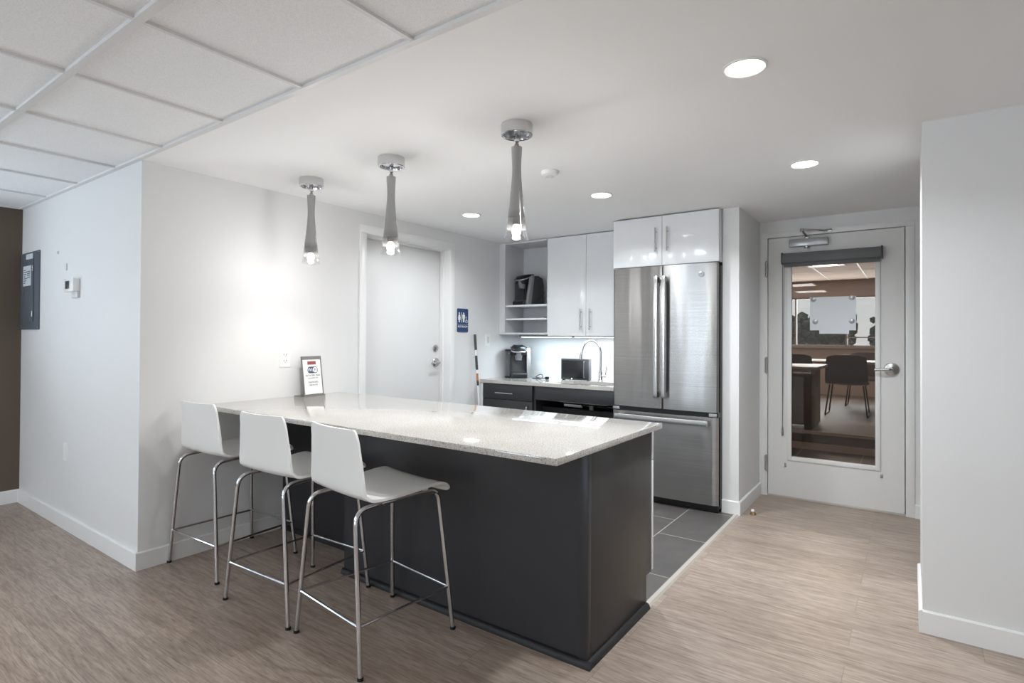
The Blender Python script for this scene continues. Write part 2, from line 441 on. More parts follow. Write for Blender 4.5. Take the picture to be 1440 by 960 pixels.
# local text frame: text x -> world a, text y -> world b, normal -> n
def frame(o, a, b):
    a = Vector(a).normalized(); b = Vector(b).normalized(); n = a.cross(b)
    return Matrix(((a.x,b.x,n.x,o[0]), (a.y,b.y,n.y,o[1]), (a.z,b.z,n.z,o[2]), (0,0,0,1)))

# ------------------------------------------------------------------ the room shell
struct(WB().box(-2.14, 6.2, -5.6, 3.76, -.06, 0).build('floor', M['wood']))
struct(WB().box(.0, 2.385, 1.30, 3.61, 0, .003).build('floor_kitchen', M['tile']))
m = WB(); m.prism([(2.378,0),(2.384,.009),(2.404,.009),(2.412,0)], 'y', 1.252, 2.938); struct(m.build('trim_1', M['threshold']))
struct(WB().box(-.12, 6.2, 0.0, 3.76, H, H+.08).build('ceiling', M['ceil']))
# suspended ceiling over the front of the room: tiles on a tee grid
g = WB(); xs = [.297+.602*k for k in range(-5, 12)]
ys = [0, -.585, -1.795, -3.005, -4.215, -5.6]
g.box(-2.14, 6.2, -5.6, 0, H+.012, H+.05)
cg = struct(g.build('ceiling_grid', M['acoustic']))
t = WB()
for i, y in enumerate(ys[1:-1]): t.box(-2.137, 6.2, y-.014, y+.014, H, H+.013)
t.box(-2.137, 6.2, -.024, 0, H, H+.013)
for x in xs:
    if -2.1 < x < 6.1: t.box(x-.008, x+.008, -5.6, -.02, H+.002, H+.0125)
t.box(-2.137, -2.117, -5.6, 0, H, H+.013)
t.build('grid_tee', M['tee'], cg)

# kitchen left wall with the restroom doorway
w = WB(); dy0, dy1, dz = 1.54, 2.514, 2.085
w.box(-.12, 0, 0, dy0, 0, H); w.box(-.12, 0, dy1, 3.74, 0, H); w.box(-.12, 0, dy0, dy1, dz, H)
struct(w.build('wall_left', M['wall']))
struct(WB().box(-2.26, -.12, 0, .12, 0, H).build('wall_panel_side', M['wall']))
w = WB(); w.box(-2.26, -2.137, -.9, 0, 0, H); w.box(-2.26, -2.137, -5.6, -3.5, 0, H); w.box(-2.26, -2.137, -3.5, -.9, 0, .75); w.box(-2.26, -2.137, -3.5, -.9, 2.05, H)
struct(w.build('wall_brown', M['brown']))
f = WB()
for y in (-3.5, -2.225, -.95): f.box(-2.23, -2.17, y, y+.05, .80, 2.0)
f.box(-2.23, -2.17, -3.5, -.9, .75, .80); f.box(-2.23, -2.17, -3.5, -.9, 2.0, 2.05)
wo = struct(f.build('window_6', M['trim'])); WB().box(-2.203, -2.197, -3.46, -.94, .79, 2.01).build('pane', M['clear'], wo)  # unseen side window, added to bring more light onto the panel wall
w = WB(); w.box(0, 2.408, 3.61, 3.76, 0, H)
struct(w.build('wall_back', M['wall']))
struct(WB().box(2.292, 2.408, 2.953, 3.61, 0, H).build('wall_fridge_side', M['wall']))
w = WB(); gx0, gx1, gz = 2.440, 3.420, 2.118
w.box(2.408, gx0, 3.64, 3.76, 0, H); w.box(gx1, 6.2, 3.64, 3.76, 0, H); w.box(gx0, gx1, 3.64, 3.76, gz, H)
struct(w.build('wall_entry', M['wall']))
struct(WB().box(3.462, 6.2, 1.746, 2.36, 0, H).build('wall_right', M['wall']))
struct(WB().box(6.2, 6.3, -5.6, 3.76, 0, H).build('wall_far_right', M['wall']))
# wall behind the camera with a band of windows
w = WB(); WZ0, WZ1 = .75, 2.05
wins = [(-.78,-.50), (.0,1.12), (2.95,4.3), (4.6,5.8)]  # slim first window is added for a bright streak in the fridge door
w.box(-2.26, 6.3, -5.72, -5.6, 0, WZ0); w.box(-2.26, 6.3, -5.72, -5.6, WZ1, H)
ed = [-2.26]+[v for p in wins for v in p]+[6.3]
for k in range(0, len(ed), 2): w.box(ed[k], ed[k+1], -5.72, -5.6, WZ0, WZ1)
struct(w.build('wall_front', M['wall']))
for k, (a, b) in enumerate(wins):
    f = WB()
    for q in ((a,a+.05),(b-.05,b),((a+b)/2-.025,(a+b)/2+.025)): f.box(q[0], q[1], -5.69, -5.63, WZ0, WZ1)
    f.box(a, b, -5.69, -5.63, WZ0, WZ0+.05); f.box(a, b, -5.69, -5.63, WZ1-.05, WZ1)
    wo = struct(f.build('window_%d' % (k+2), M['trim']))
    WB().box(a+.04, b-.04, -5.664, -5.658, WZ0+.04, WZ1-.04).build('pane', M['clear'], wo)

# baseboards
def bboard(name, *segs):
    b = WB()
    for s_ in segs: b.prism(*s_)
    return struct(b.build(name, M['trim']))
T, BH = .013, .098
def bx_x(x0, x1, y, sgn, h=BH):     # board along x on a wall at y, sticking out towards sgn
    o = y+sgn*T
    return ([(y,0),(o,0),(o,h-.006),(y+sgn*T*.45,h),(y,h)], 'x', x0, x1)
def bx_y(y0, y1, x, sgn, h=BH):
    o = x+sgn*T
    return ([(x,0),(o,0),(o,h-.006),(x+sgn*T*.45,h),(x,h)], 'y', y0, y1)
bboard('baseboard_left', bx_y(-T, .845, 0, 1))
bboard('baseboard_panel_side', bx_x(-2.137, 0, 0, -1))
bboard('baseboard_brown', bx_y(-5.6, 0, -2.137, 1))
bboard('baseboard_fridge_side', bx_x(2.292, 2.408, 2.953, -1), bx_y(2.953-T, 3.64, 2.408, 1))
bboard('baseboard_entry', bx_x(3.447, 6.2, 3.64, -1))
bboard('baseboard_right', bx_x(3.462, 6.2, 1.746, -1), bx_y(1.746-T, 2.36, 3.462, -1))

# ------------------------------------------------------------------ restroom door
d1 = bpy.data.objects.new('door_1', None); C.objects.link(d1); d1.location = (-.1, 2.02, 0); struct(d1)
f = MB()
cz = 2.135
f.box(0, .012, 1.483, 1.54, 0, 2.078, .002); f.box(0, .012, 2.514, 2.571, 0, 2.078, .002); f.box(0, .012, 1.483, 2.571, 2.078, cz, .002)
f.box(-.118, .010, 1.5395, 1.546, 0, 2.0775); f.box(-.118, .010, 2.508, 2.5145, 0, 2.0775); f.box(-.118, .010, 1.546, 2.508, 2.071, 2.0845)
f.box(-.107, -.07, 1.546, 1.558, 0, 2.07); f.box(-.107, -.07, 2.496, 2.508, 0, 2.07); f.box(-.107, -.07, 1.558, 2.496, 2.058, 2.071)
f.build('door_frame', M['trim'], d1)
leaf = MB().box(-.155, -.11, 1.549, 2.505, .008, 2.069, .002).build('door_leaf', M['door'], d1)
x0 = -.11
db = MB(); db.lathe([(.031,0),(.033,.004),(.030,.012),(.022,.016),(.0,.017)], (x0, 2.441, 1.173), 32, 'x')
db.box(x0+.014, x0+.026, 2.436, 2.446, 1.158, 1.188, .002)
db.build('deadbolt', M['nickel'], leaf)
lv = MB(); lv.lathe([(.040,0),(.041,.006),(.036,.012),(.016,.016),(.013,.05),(.0,.052)], (x0, 2.446, 1.044), 36, 'x')
lv.tube(fillet([(x0+.045, 2.446, 1.044), (x0+.058, 2.44, 1.044), (x0+.058, 2.34, 1.040)], .015), .0095, 14)
lv.build('lever_handle', M['nickel'], leaf)

# ------------------------------------------------------------------ glazed entry door
d2 = bpy.data.objects.new('door_2', None); C.objects.link(d2); d2.location = (2.93, 3.66, 0); struct(d2)
f = MB(); yf = 3.634
f.box(2.421, 2.468, yf, 3.76, 0, 2.098, .002); f.box(3.392, 3.447, yf, 3.76, 0, 2.098, .002); f.box(2.421, 3.447, yf, 3.76, 2.098, 2.14, .002)
f.build('door_frame', M['trim'], d2)
f = MB(); f.box(2.468, 2.49, 3.684, 3.70, 0, 2.098); f.box(3.37, 3.392, 3.684, 3.70, 0, 2.098); f.box(2.49, 3.37, 3.684, 3.70, 2.078, 2.098); f.build('door_stop_strip', M['trim'], d2)
MB().box(2.468, 3.392, 3.636, 3.70, 0, .017, .002).build('threshold', M['threshold'], d2)
lx0, lx1, lz0, lz1 = 2.643, 3.212, .335, 1.868
f = MB(); a0, a1, b0, b1 = 2.474, 3.386, .018, 2.092
f.box(a0, lx0, 3.637, 3.682, b0, b1); f.box(lx1, a1, 3.637, 3.682, b0, b1)
f.box(lx0, lx1, 3.637, 3.682, b0, lz0); f.box(lx0, lx1, 3.637, 3.682, lz1, b1)
leaf = f.build('door_leaf', M['door2'], d2)
f = MB()
for (p, q, r, s_) in ((lx0-.028,lx0+.004,lz0-.028,lz1+.028), (lx1-.004,lx1+.028,lz0-.028,lz1+.028), (lx0+.004,lx1-.004,lz0-.028,lz0+.004), (lx0+.004,lx1-.004,lz1-.004,lz1+.028)):
    f.box(p, q, 3.628, 3.64, r, s_, .002)
f.build('glazing_bead', M['trim'], leaf)
MB().box(lx0-.004, lx1+.004, 3.655, 3.661, lz0-.004, lz1+.004).build('glass_pane', M['tint'], leaf)
h = MB()
h.lathe([(.046,0),(.048,-.006),(.043,-.013),(.018,-.018),(.015,-.052),(.0,-.054)], (3.309, 3.637, 1.058), 40, 'y')
h.tube(fillet([(3.309, 3.592, 1.058), (3.30, 3.578, 1.058), (3.205, 3.578, 1.054)], .018), [.012]*9+[.012, .009] if False else .0105, 14)
h.build('lever_handle', M['nickel'], leaf)
for zc in (1.845, 1.06, .265):
    k = MB(); k.cyl((2.462, 3.628, zc-.06), (2.462, 3.628, zc+.06), .0085, n=16)
    k.cyl((2.462,3.628,zc-.068),(2.462,3.628,zc-.06),.006, n=12); k.cyl((2.462,3.628,zc+.06),(2.462,3.628,zc+.068),.006, n=12)
    k.box(2.448, 2.462, 3.630, 3.636, zc-.06, zc+.06)
    k.build('hinge', M['nickel'], d2)
cb = MB(); cb.box(2.634, 2.905, 3.585, 3.637, 2.006, 2.066, .004)
clo = cb.build('door_closer', M['silver'], leaf)
MB().lathe([(.0,-.018),(.017,-.016),(.02,-.004),(.02,.004)], (2.757, 3.612, 2.006), 24).build('closer_spindle', M['nickel'], clo)
ca = MB(); ca.box(2.742, 2.772, 3.597, 3.627, 2.064, 2.082, .003)
ca.tube([(2.757,3.612,2.083),(2.735,3.535,2.122)], .0085, 10)
ca.lathe([(.0,-.012),(.014,-.012),(.014,.012),(.0,.012)], (2.735,3.535,2.122), 20)
ca.tube([(2.735,3.535,2.128),(2.86,3.575,2.118)], .007, 10); ca.tube([(2.85,3.572,2.118),(2.895,3.622,2.116)], .009, 10)
ca.box(2.875, 2.93, 3.618, 3.634, 2.104, 2.128, .003)
ca.build('closer_arm', M['nickel'], clo)

# roller blind fixed over the glass
rb = thing('roller_blind', (2.92, 3.59, 1.86), 'rolled-up grey roller blind in a cassette above the door glass', 'blind')
c = MB(); c.prism([(3.636,1.878),(3.636,1.952),(3.60,1.96),(3.572,1.952),(3.562,1.925),(3.566,1.885),(3.58,1.876)], 'x', 2.59, 3.25, .002); c.build('cassette', M['blind'], rb)
MB().box(2.598, 3.242, 3.598, 3.606, 1.848, 1.88, .002).build('hem_bar', M['blind'], rb)
for xx in (2.586, 3.252): MB().box(xx-.006, xx+.006, 3.562, 3.636, 1.872, 1.962, .002).build('end_cap', M['darkgrey'], rb)
ch = MB(); ch.tube([(2.583,3.615,1.88),(2.584,3.618,.56)], .0026, 8); ch.tube([(2.595,3.615,1.88),(2.585,3.619,.56)], .002, 8)
cc = ch.build('pull_cord', M['grey'], rb)
MB().lathe([(.003,.08),(.006,.06),(.0085,.01),(.006,0)], (2.5845, 3.618, .50), 16).build('cord_weight', M['grey'], rb)
for xx, zz in ((2.602,.262),(3.246,.268)):
    b = MB(); b.box(xx-.008, xx+.008, 3.632, 3.637, zz-.012, zz+.02, .001); b.cyl((xx,3.62,zz), (xx,3.637,zz), .004, n=10); b.build('hold_down_bracket', M['nickel'], rb)

nt_ = thing('paper_notice', (2.93, 3.70, 1.34), 'white paper sheet held on the door glass by four round clips', 'paper')
MB().box(2.775, 3.085, 3.6535, 3.6545, 1.345, 1.605).build('sheet', M['thinpaper'], nt_)
MB().box(2.84, 3.04, 3.6522, 3.6530, 1.318, 1.57).build('sheet', M['thinpaper'], nt_)
for xx, zz in ((2.80,1.588),(3.058,1.593),(2.812,1.412),(3.058,1.415)):
    s_ = MB(); s_.lathe([(.014,0),(.019,-.001),(.02,-.003),(.012,-.006),(.0,-.007)], (xx, 3.6515, zz), 20, 'y'); s_.build('clip', M['silver'], nt_)

# ------------------------------------------------------------------ pendants, ceiling fixtures
pend_lab = ['smoked glass pendant nearest the left wall, above the leftmost stool',
            'smoked glass pendant in the middle of the row over the counter',
            'smoked glass pendant nearest the fridge, the largest in view']
def make_pendant():
    x, y = 1.978, .75
    p = thing('pendant_lamp', (x, y, H), pend_lab[2], 'pendant lamp', 'pendants over the counter')
    MB().lathe([(.0,0),(.071,0),(.072,-.003),(.072,-.048),(.069,-.051),(.060,-.050),(.058,-.040),(.0,-.040)], (x,y,H), 56).build('canopy', M['chrome'], p)
    MB().lathe([(.0,-.035),(.0115,-.036),(.0125,-.06),(.0115,-.078),(.006,-.082),(.0,-.082)], (x,y,H), 24).build('stem', M['chrome'], p)
    MB().cyl((x,y,H-.08), (x,y,2.15), .0028, n=10).build('cord', M['grey'], p)
    MB().lathe([(.004,2.152),(.008,2.150),(.0125,2.137),(.0135,2.130),(.0,2.130)], (x,y,0), 24).build('cap', M['silver'], p)
    out = [(.0245,2.132),(.0238,2.11),(.0218,2.075),(.0205,2.035),(.0215,2.0),(.0255,1.95),(.0310,1.89),(.0375,1.83),(.0440,1.775),(.0505,1.735),(.0560,1.718)]
    inn = [(max(r-.0028,.004), z) for r, z in out[::-1]]
    s_ = MB().lathe([(.004,2.131)]+out+inn[:-1]+[(.004,2.127)], (x,y,0), 56)
    s_.build('glass_shade', M['smoke'], p, 60)
    MB().lathe([(.0,1.86),(.008,1.858),(.0165,1.85),(.0175,1.81),(.0165,1.784),(.0,1.784)], (x,y,0), 24).build('socket', M['darkgrey'], p)
    MB().lathe([(.0,1.785),(.013,1.785),(.015,1.778),(.0205,1.765),(.022,1.755),(.018,1.742),(.0,1.737)], (x,y,0), 28).build('bulb', M['bulb'], p)
    return p
p0 = make_pendant()
pts = [(.452,.748), (1.156,.75)]
for (x, y), l in zip(pts, pend_lab[:2]):
    c = dup(p0); c.location = (x, y, H); c['label'] = l
lights = []
def lamp(name, kind, loc, energy, color=(1,1,1), rot=(0,0,0), **kw):
    d = bpy.data.lights.new(name, kind); d.energy = energy; d.color = color
    for k, v in kw.items(): setattr(d, k, v)
    o = bpy.data.objects.new(name, d); C.objects.link(o); o.location = loc; o.rotation_euler = rot
    return o
rl = ['round recessed ceiling light nearest the camera, above the right side', 'round recessed ceiling light in front of the glazed door',
      'round recessed ceiling light in front of the fridge and wall cabinets', 'round recessed ceiling light beside the restroom door']
def make_can(x, y, l):
    p = thing('recessed_light', (x, y, H), l, 'ceiling light', 'recessed lights in the plaster ceiling')
    MB().lathe([(.066,.006),(.073,.006),(.074,-.004),(.068,-.007),(.063,-.004),(.0625,.006)], (x,y,H), 48, closed=True).build('trim_ring', M['plate'], p)
    MB().lathe([(.0,-.003),(.063,-.003),(.063,.006),(.0,.006)], (x,y,H), 48).build('lens', M['frosted'], p)
    return p
CANS = [(2.945,.772), (2.95,2.104), (1.733,2.086), (.617,2.067)]
c0 = make_can(*CANS[0], rl[0])
for (x, y), l in zip(CANS[1:], rl[1:]):
    c = dup(c0); c.location = (x, y, H); c['label'] = l
sd = thing('smoke_detector', (1.727, 1.439, H), 'small white round smoke detector on the ceiling behind the right pendant', 'smoke detector')
MB().lathe([(.0,0),(.05,0),(.052,-.006),(.047,-.02),(.03,-.029),(.0,-.031)], (1.727,1.439,H), 40).build('housing', M['plate'], sd)
MB().lathe([(.012,-.0275),(.026,-.0275),(.026,-.0305),(.012,-.032)], (1.727,1.439,H), 24, closed=True).build('vent_ring', M['carcass'], sd)

# ------------------------------------------------------------------ island / peninsula
ctop = MB(); ctop.box(.001, 2.447, .329, 1.315, .842, .868, .003, 2)
tag(ctop.build('countertop', M['quartz']), 'long speckled white quartz top of the breakfast counter', 'countertop')
isl = thing('island_cabinet', (1.2, .96, 0), 'charcoal breakfast bar base under the long white top', 'counter base')
BT = .842
fp = MB(); fp.box(.922, 2.3595, .647, .665, .0, BT); fp.box(.922, .94, .665, .86, 0, BT); fp.box(.001, .94, .86, .878, 0, BT)
fp.build('front_panel', M['charcoal'], isl)
ep = MB(); ep.prism([(.644,0),(1.238,0),(1.238,.152),(1.298,.152),(1.298,BT),(.644,BT)], 'x', 2.374, 2.400, .001); ep.build('end_panel', M['charcoal2'], isl)
cp = MB(); cp.box(2.360, 2.402, .641, .668, .0, BT, .002); cp.build('corner_post', M['charcoal'], isl)
q = []
for k in range(7): a = PI/2*k/6; q.append((math.cos(a)*.02, math.sin(a)*.026))
sh = MB()
sh.prism([(.644,0)]+[(.644-p, z) for p, z in q], 'x', .922, 2.42)
sh.prism([(2.400,0)]+[(2.400+p, z) for p, z in q], 'y', .644, 1.238)
sh.prism([(.86,0)]+[(.86-p, z) for p, z in q], 'x', .013, .902)
sh.prism([(.922,0)]+[(.922-p, z) for p, z in q], 'y', .644, .86)
sh.build('shoe_moulding', M['shoe'], isl)
cs = MB(); cs.box(.001, 2.374, .88, 1.20, .0, .10); cs.box(.001, 2.374, .88, 1.278, .10, BT); cs.build('carcass', M['carcass'], isl)
for k in range(4):
    x1 = 2.403-.596*k; x0_ = x1-.592
    dr = MB().box(x0_, x1, 1.299, 1.317, .69, .832, .0015).build('drawer_front', M['gloss'], isl)
    MB().tube(fillet([(x0_+.2,1.317,.76),(x0_+.2,1.345,.76),(x0_+.4,1.345,.76),(x0_+.4,1.317,.76)], .008, 4), .005, 10).build('handle', M['nickel'], dr)
    do = MB().box(x0_, x1, 1.299, 1.317, .16, .685, .0015).build('cabinet_door', M['gloss'], isl)
    MB().tube(fillet([(x0_+.06,1.317,.46),(x0_+.06,1.345,.46),(x0_+.06,1.345,.64),(x0_+.06,1.317,.64)], .008, 4), .005, 10).build('handle', M['nickel'], do)

# acrylic wifi sign holder
wf = thing('sign_holder', (.075, 1.05, .868), 'clear acrylic sign holder with a wifi notice standing on the white counter', 'sign')
A = Vector((.07, 1.13-.955, 0)).normalized()          # along the foot, seen left to right
A = Vector((-.16, 1.0, 0)).normalized(); B_ = Vector((-.13, -.02, 1)).normalized()
O = Vector((.093, .955, .871))
def wp(u, v, w=0): 
    n = A.cross(B_).normalized(); return O+A*u+B_*v+n*w
def slab(mb, u0, u1, v0, v1, w0, w1):
    vs = [wp(u,v,w) for w in (w0,w1) for (u,v) in ((u0,v0),(u1,v0),(u1,v1),(u0,v1))]
    b = [mb.bm.verts.new(p) for p in vs]
    for f_ in ((0,1,2,3),(4,5,6,7),(0,1,5,4),(1,2,6,5),(2,3,7,6),(3,0,4,7)): mb.bm.faces.new([b[i] for i in f_])
    return mb
W_, Hh = .175, .27
slab(MB(), 0, W_, 0, Hh, -.003, 0).build('back_plate', M['acrylic'], wf)
e = MB(); 
for a in ((0,.006,0,Hh),(W_-.006,W_,0,Hh),(0,W_,Hh-.022,Hh),(0,W_,0,.006)): slab(e, *a, -.004, .003)
e.build('rim', M['edge'], wf)
ft = MB(); ft.prism([(.005,.936),(.105,.95),(.075,1.135),(-.0+.003,1.12)], 'z', .8682, .8735); ft.build('foot', M['edge'], wf)
slab(MB(), .010, W_-.008, .010, Hh-.024, .0005, .0012).build('notice', M['paper'], wf)
tx = MB(); slab(tx, .05, .125, .212, .235, .0013, .002); tx.build('header_band', M['inkred'], wf)
lg = MB(); oval = rrect(.046, .138, .152, .198, .022, 6)
def poly(mb, pts, w0, w1):
    a = [mb.bm.verts.new(wp(u,v,w0)) for u,v in pts]; b = [mb.bm.verts.new(wp(u,v,w1)) for u,v in pts]; n = len(pts)
    mb.bm.faces.new(a); mb.bm.faces.new(b)
    for i in range(n): mb.bm.faces.new((a[i],b[i],b[(i+1)%n],a[(i+1)%n]))
poly(lg, oval, .0013, .0018); lo = lg.build('wifi_logo', M['inkblue'], wf)
lg = MB(); poly(lg, rrect(.094, .134, .1565, .1935, .018, 6), .0018, .0022)
nA = A.cross(B_)
add_text(lg, 'Wi', .034, frame(wp(.069,.175,.0023), A, B_), .0003); lg.build('logo_letters', M['paper'], wf)
lg = MB(); add_text(lg, 'Fi', .032, frame(wp(.114,.175,.0026), A, B_), .0003); lg.build('logo_letters', M['ink'], wf)
for tx_, sz, v in (('NETWORK: Public', .0165, .137), ('connection: Free', .013, .120), ('PASSWORD:', .0165, .090), ('high security', .0145, .073)):
    lg = MB(); add_text(lg, tx_, sz, frame(wp(.09,v,.0016), A, B_), .0003); lg.build('printed_line', M['ink'], wf)

# ------------------------------------------------------------------ stools
def catmull(P, n=8):
    out = []
    for i in range(len(P)-1):
        p0, p1, p2, p3 = P[max(i-1,0)], P[i], P[i+1], P[min(i+2,len(P)-1)]
        for k in range(n):
            t = k/n
            out.append(tuple(.5*(2*b+(c-a)*t+(2*a-5*b+4*c-d)*t*t+(-a+3*b-3*c+d)*t**3) for a,b,c,d in zip(p0,p1,p2,p3)))
    out.append(P[-1]); return out
stool_lab = ['white shell bar stool against the left wall, leftmost of the three', 'white shell bar stool in the middle of the row of three',
             'white shell bar stool nearest the camera, rightmost of the three']
def make_stool():
    r = thing('bar_stool', (0,0,0), stool_lab[2], 'bar stool', 'bar stools along the breakfast counter')
    # profile: (y, z, half width)
    prof = catmull([(-.238,.915,.172), (-.226,.84,.181), (-.210,.75,.194), (-.199,.680,.203), (-.184,.645,.206), (-.148,.630,.207), (-.05,.628,.207),
                    (.06,.634,.209), (.145,.641,.211), (.195,.636,.211), (.222,.617,.209), (.226,.598,.206)], 5)
    grid = []
    nI = len(prof)
    for i, (y, z, hw) in enumerate(prof):
        row = []
        for j in range(17):
            u = -1+2*j/16
            back = max(0, min(1, (z-.66)/.2)) if y < -.1 else 0
            # rounded outline at the two free ends
            e_ = 0
            d_end = min(i, nI-1-i)
            hw2 = hw-(.014 if d_end == 0 else .006 if d_end == 1 else .002 if d_end == 2 else 0)
            dish = .010*(u*u)
            row.append((u*hw2, y+back*.020*(u*u)*1.0, z+(0 if y < -.19 else dish*.6)))
        grid.append(row)
    MB().shell(grid, .011).build('seat_shell', M['stool'], r, 50)
    R = .0095
    def side(s):
        rail = .168
        path = fillet([(s*.248,-.24,.004), (s*.176,-.222,.606), (s*rail,-.10,.610)], [.10], 10)
        leg = MB().tube(path, R, 14)
        leg.build('rear_leg', M['chrome'], r)
        path = fillet([(s*rail,-.10,.610), (s*rail,.195,.606), (s*.222,.24,.004)], [.05], 8)
        leg = MB().tube(path, R, 14); leg.build('front_leg', M['chrome'], r)
        for (x, y) in ((s*.248,-.24), (s*.222,.24)):
            MB().lathe([(.0095,.012),(.0118,.010),(.0118,0),(.0,0)], (x,y,0), 16).build('foot_cap', M['rubber'], r)
    side(-1); side(1)
    zr = .185; k = zr/.606
    rl_ = (-.248+.072*k, -.24+.018*k); fl = (-.222+.054*k, .24-.045*k)
    fr = MB()
    cs_ = [(rl_[0],rl_[1],zr), (-rl_[0],rl_[1],zr), (-fl[0],fl[1],zr), (fl[0],fl[1],zr)]
    for i in range(4): fr.tube([cs_[i], cs_[(i+1)%4]], .0058, 10)
    fr.build('footrest', M['chrome'], r)
    for y in (-.09, .14): MB().tube([(-.168,y,.608),(.168,y,.608)], .006, 10).build('cross_bar', M['chrome'], r)
    for y in (-.09, .14):
        for s in (-1, 0, 1): MB().lathe([(.0,.628),(.012,.626),(.012,.612),(.009,.606),(.0,.604)], (s*.150,y,0), 14).build('spacer', M['stool'], r)
    return r
s0 = make_stool()
poses = [((.26,.400,0), .037), ((.956,.358,0), .035), ((1.538,.3425,0), -.12)]
for i, (loc, rz) in enumerate(poses):
    o = s0 if i == 2 else dup(s0)
    o.location = loc; o.rotation_euler.z = rz; o['label'] = stool_lab[i]

# ------------------------------------------------------------------ back counter run
ct = MB(); sx0, sx1, sy0, sy1 = .80, 1.36, 3.04, 3.40
for b in ((.001,sx0,2.957,3.609), (sx1,1.446,2.957,3.609), (sx0,sx1,2.957,sy0), (sx0,sx1,sy1,3.609)):
    ct.box(b[0], b[1], b[2], b[3], .836, .868)
tag(ct.build('countertop', M['quartz']), 'white quartz worktop along the back wall beside the fridge', 'countertop')
sk = thing('sink', (1.08, 3.22, .68), 'stainless steel sink bowl set into the back worktop', 'sink')
b = MB()
t_ = bmesh.new()
o_, i_ = rrect(sx0-.012, sx1+.012, sy0-.012, sy1+.012, .07), rrect(sx0+.002, sx1-.002, sy0+.002, sy1-.002, .07)
lev = [(o_,.8355), (i_,.8355), (i_,.70), (rrect(sx0+.03,sx1-.03,sy0+.03,sy1-.03,.06),.682)]
rg = [[b.bm.verts.new((x,y,z)) for x,y in L_] for L_, z in lev]
for a_, c_ in zip(rg, rg[1:]):
    for k in range(len(a_)): b.bm.faces.new((a_[k], a_[(k+1)%len(a_)], c_[(k+1)%len(a_)], c_[k]))
b.bm.faces.new(rg[-1]); t_.free()
b.build('bowl', M['sink'], sk)
MB().lathe([(.0,.003),(.03,.003),(.042,.002),(.044,0)], (1.08,3.22,.683), 24).build('drain', M['chrome'], sk)
pp = MB(); pp.cyl((1.08,3.22,.68), (1.08,3.22,.56), .022, n=20)
pp.build('tailpiece', M['pipe'], sk)
pp = MB(); pp.tube(fillet([(1.08,3.22,.60),(1.08,3.22,.52),(1.17,3.24,.52),(1.17,3.24,.60),(1.30,3.28,.60),(1.30,3.60,.60)], .03, 6), .021, 16); pp.build('trap', M['chrome'], sk)
pp = MB(); pp.cyl((.86,3.12,.672), (1.03,3.14,.668), .02, n=16); pp.build('pipe_wrap', M['pipe'], sk)

fa = thing('faucet', (1.09, 3.50, .868), 'chrome gooseneck kitchen faucet behind the sink', 'faucet')
b = MB(); b.lathe([(.0,0),(.028,0),(.028,.006),(.021,.010),(.020,.085),(.017,.092),(.0,.093)], (1.045,3.47,.868), 28); b.build('body', M['chrome'], fa)
pth = [(1.045,3.47,.95),(1.045,3.47,1.13)]
cxx, czz, rr = 1.045-.082*.86, 1.135, .088
dx, dyy = -.86, -.51
for k in range(1, 15):
    a = PI*k/16*1.02
    s_ = .088*(1-math.cos(a)); pth.append((1.045+dx*s_, 3.47+dyy*s_, 1.13+.122*math.sin(a)))
e = pth[-1]; pth.append((e[0]+dx*.012, e[1]+dyy*.012, e[2]-.05))
MB().tube(pth, .0115, 16).build('gooseneck', M['chrome'], fa)
e2 = pth[-1]; MB().tube([pth[-1], (e2[0]+dx*.004, e2[1]+dyy*.004, e2[2]-.045)], [.0125,.0145], 16).build('spray_head', M['nickel'], fa)
b = MB(); b.tube([(1.045,3.47,.915),(1.10,3.47,.915)], .014, 16); b.tube([(1.095,3.47,.915),(1.103,3.468,1.01)], [.0055,.004], 12); b.build('lever', M['chrome'], fa)

dc = thing('base_cabinet', (.31, 3.28, 0), 'charcoal base cabinet with a top drawer, left of the open sink space', 'cabinet')
c = MB(); c.box(.002, .606, 2.985, 3.60, .10, .836); c.box(.002, .606, 3.04, 3.60, 0, .10); c.build('carcass', M['charcoal'], dc)
MB().box(.002, .03, 2.965, 2.986, .10, .834, .001).build('filler_strip', M['carcass'], dc)
dr = MB().box(.033, .604, 2.966, 2.984, .688, .832, .0015).build('drawer', M['charcoal'], dc)
MB().tube(fillet([(.20,2.966,.750),(.20,2.938,.750),(.40,2.938,.750),(.40,2.966,.750)], .006, 4), .0062, 12).build('handle', M['nickel'], dr)
do = MB().box(.033, .604, 2.966, 2.984, .11, .684, .0015).build('cabinet_door', M['charcoal'], dc)
MB().tube(fillet([(.56,2.966,.46),(.56,2.938,.46),(.56,2.938,.64),(.56,2.966,.64)], .006, 4), .0062, 12).build('handle', M['nickel'], do)
sc_ = thing('sink_cabinet', (1.03, 3.28, 0), 'charcoal open sink cabinet with a fixed apron and knee space', 'cabinet')
MB().box(.64, 1.444, 2.968, 2.986, .712, .835, .0015).build('apron', M['charcoal'], sc_)
for a in (.612, 1.428): MB().box(a, a+.018, 2.99, 3.60, 0, .835).build('side_panel', M['charcoal'], sc_)
k = MB(); k.prism([(3.10,.63),(3.112,.638),(3.42,.12),(3.408,.112)], 'x', .63, 1.428); k.build('knee_panel', M['charcoal'], sc_)
MB().box(.63, 1.428, 3.585, 3.60, 0, .60).build('back_panel', M['charcoal'], sc_)

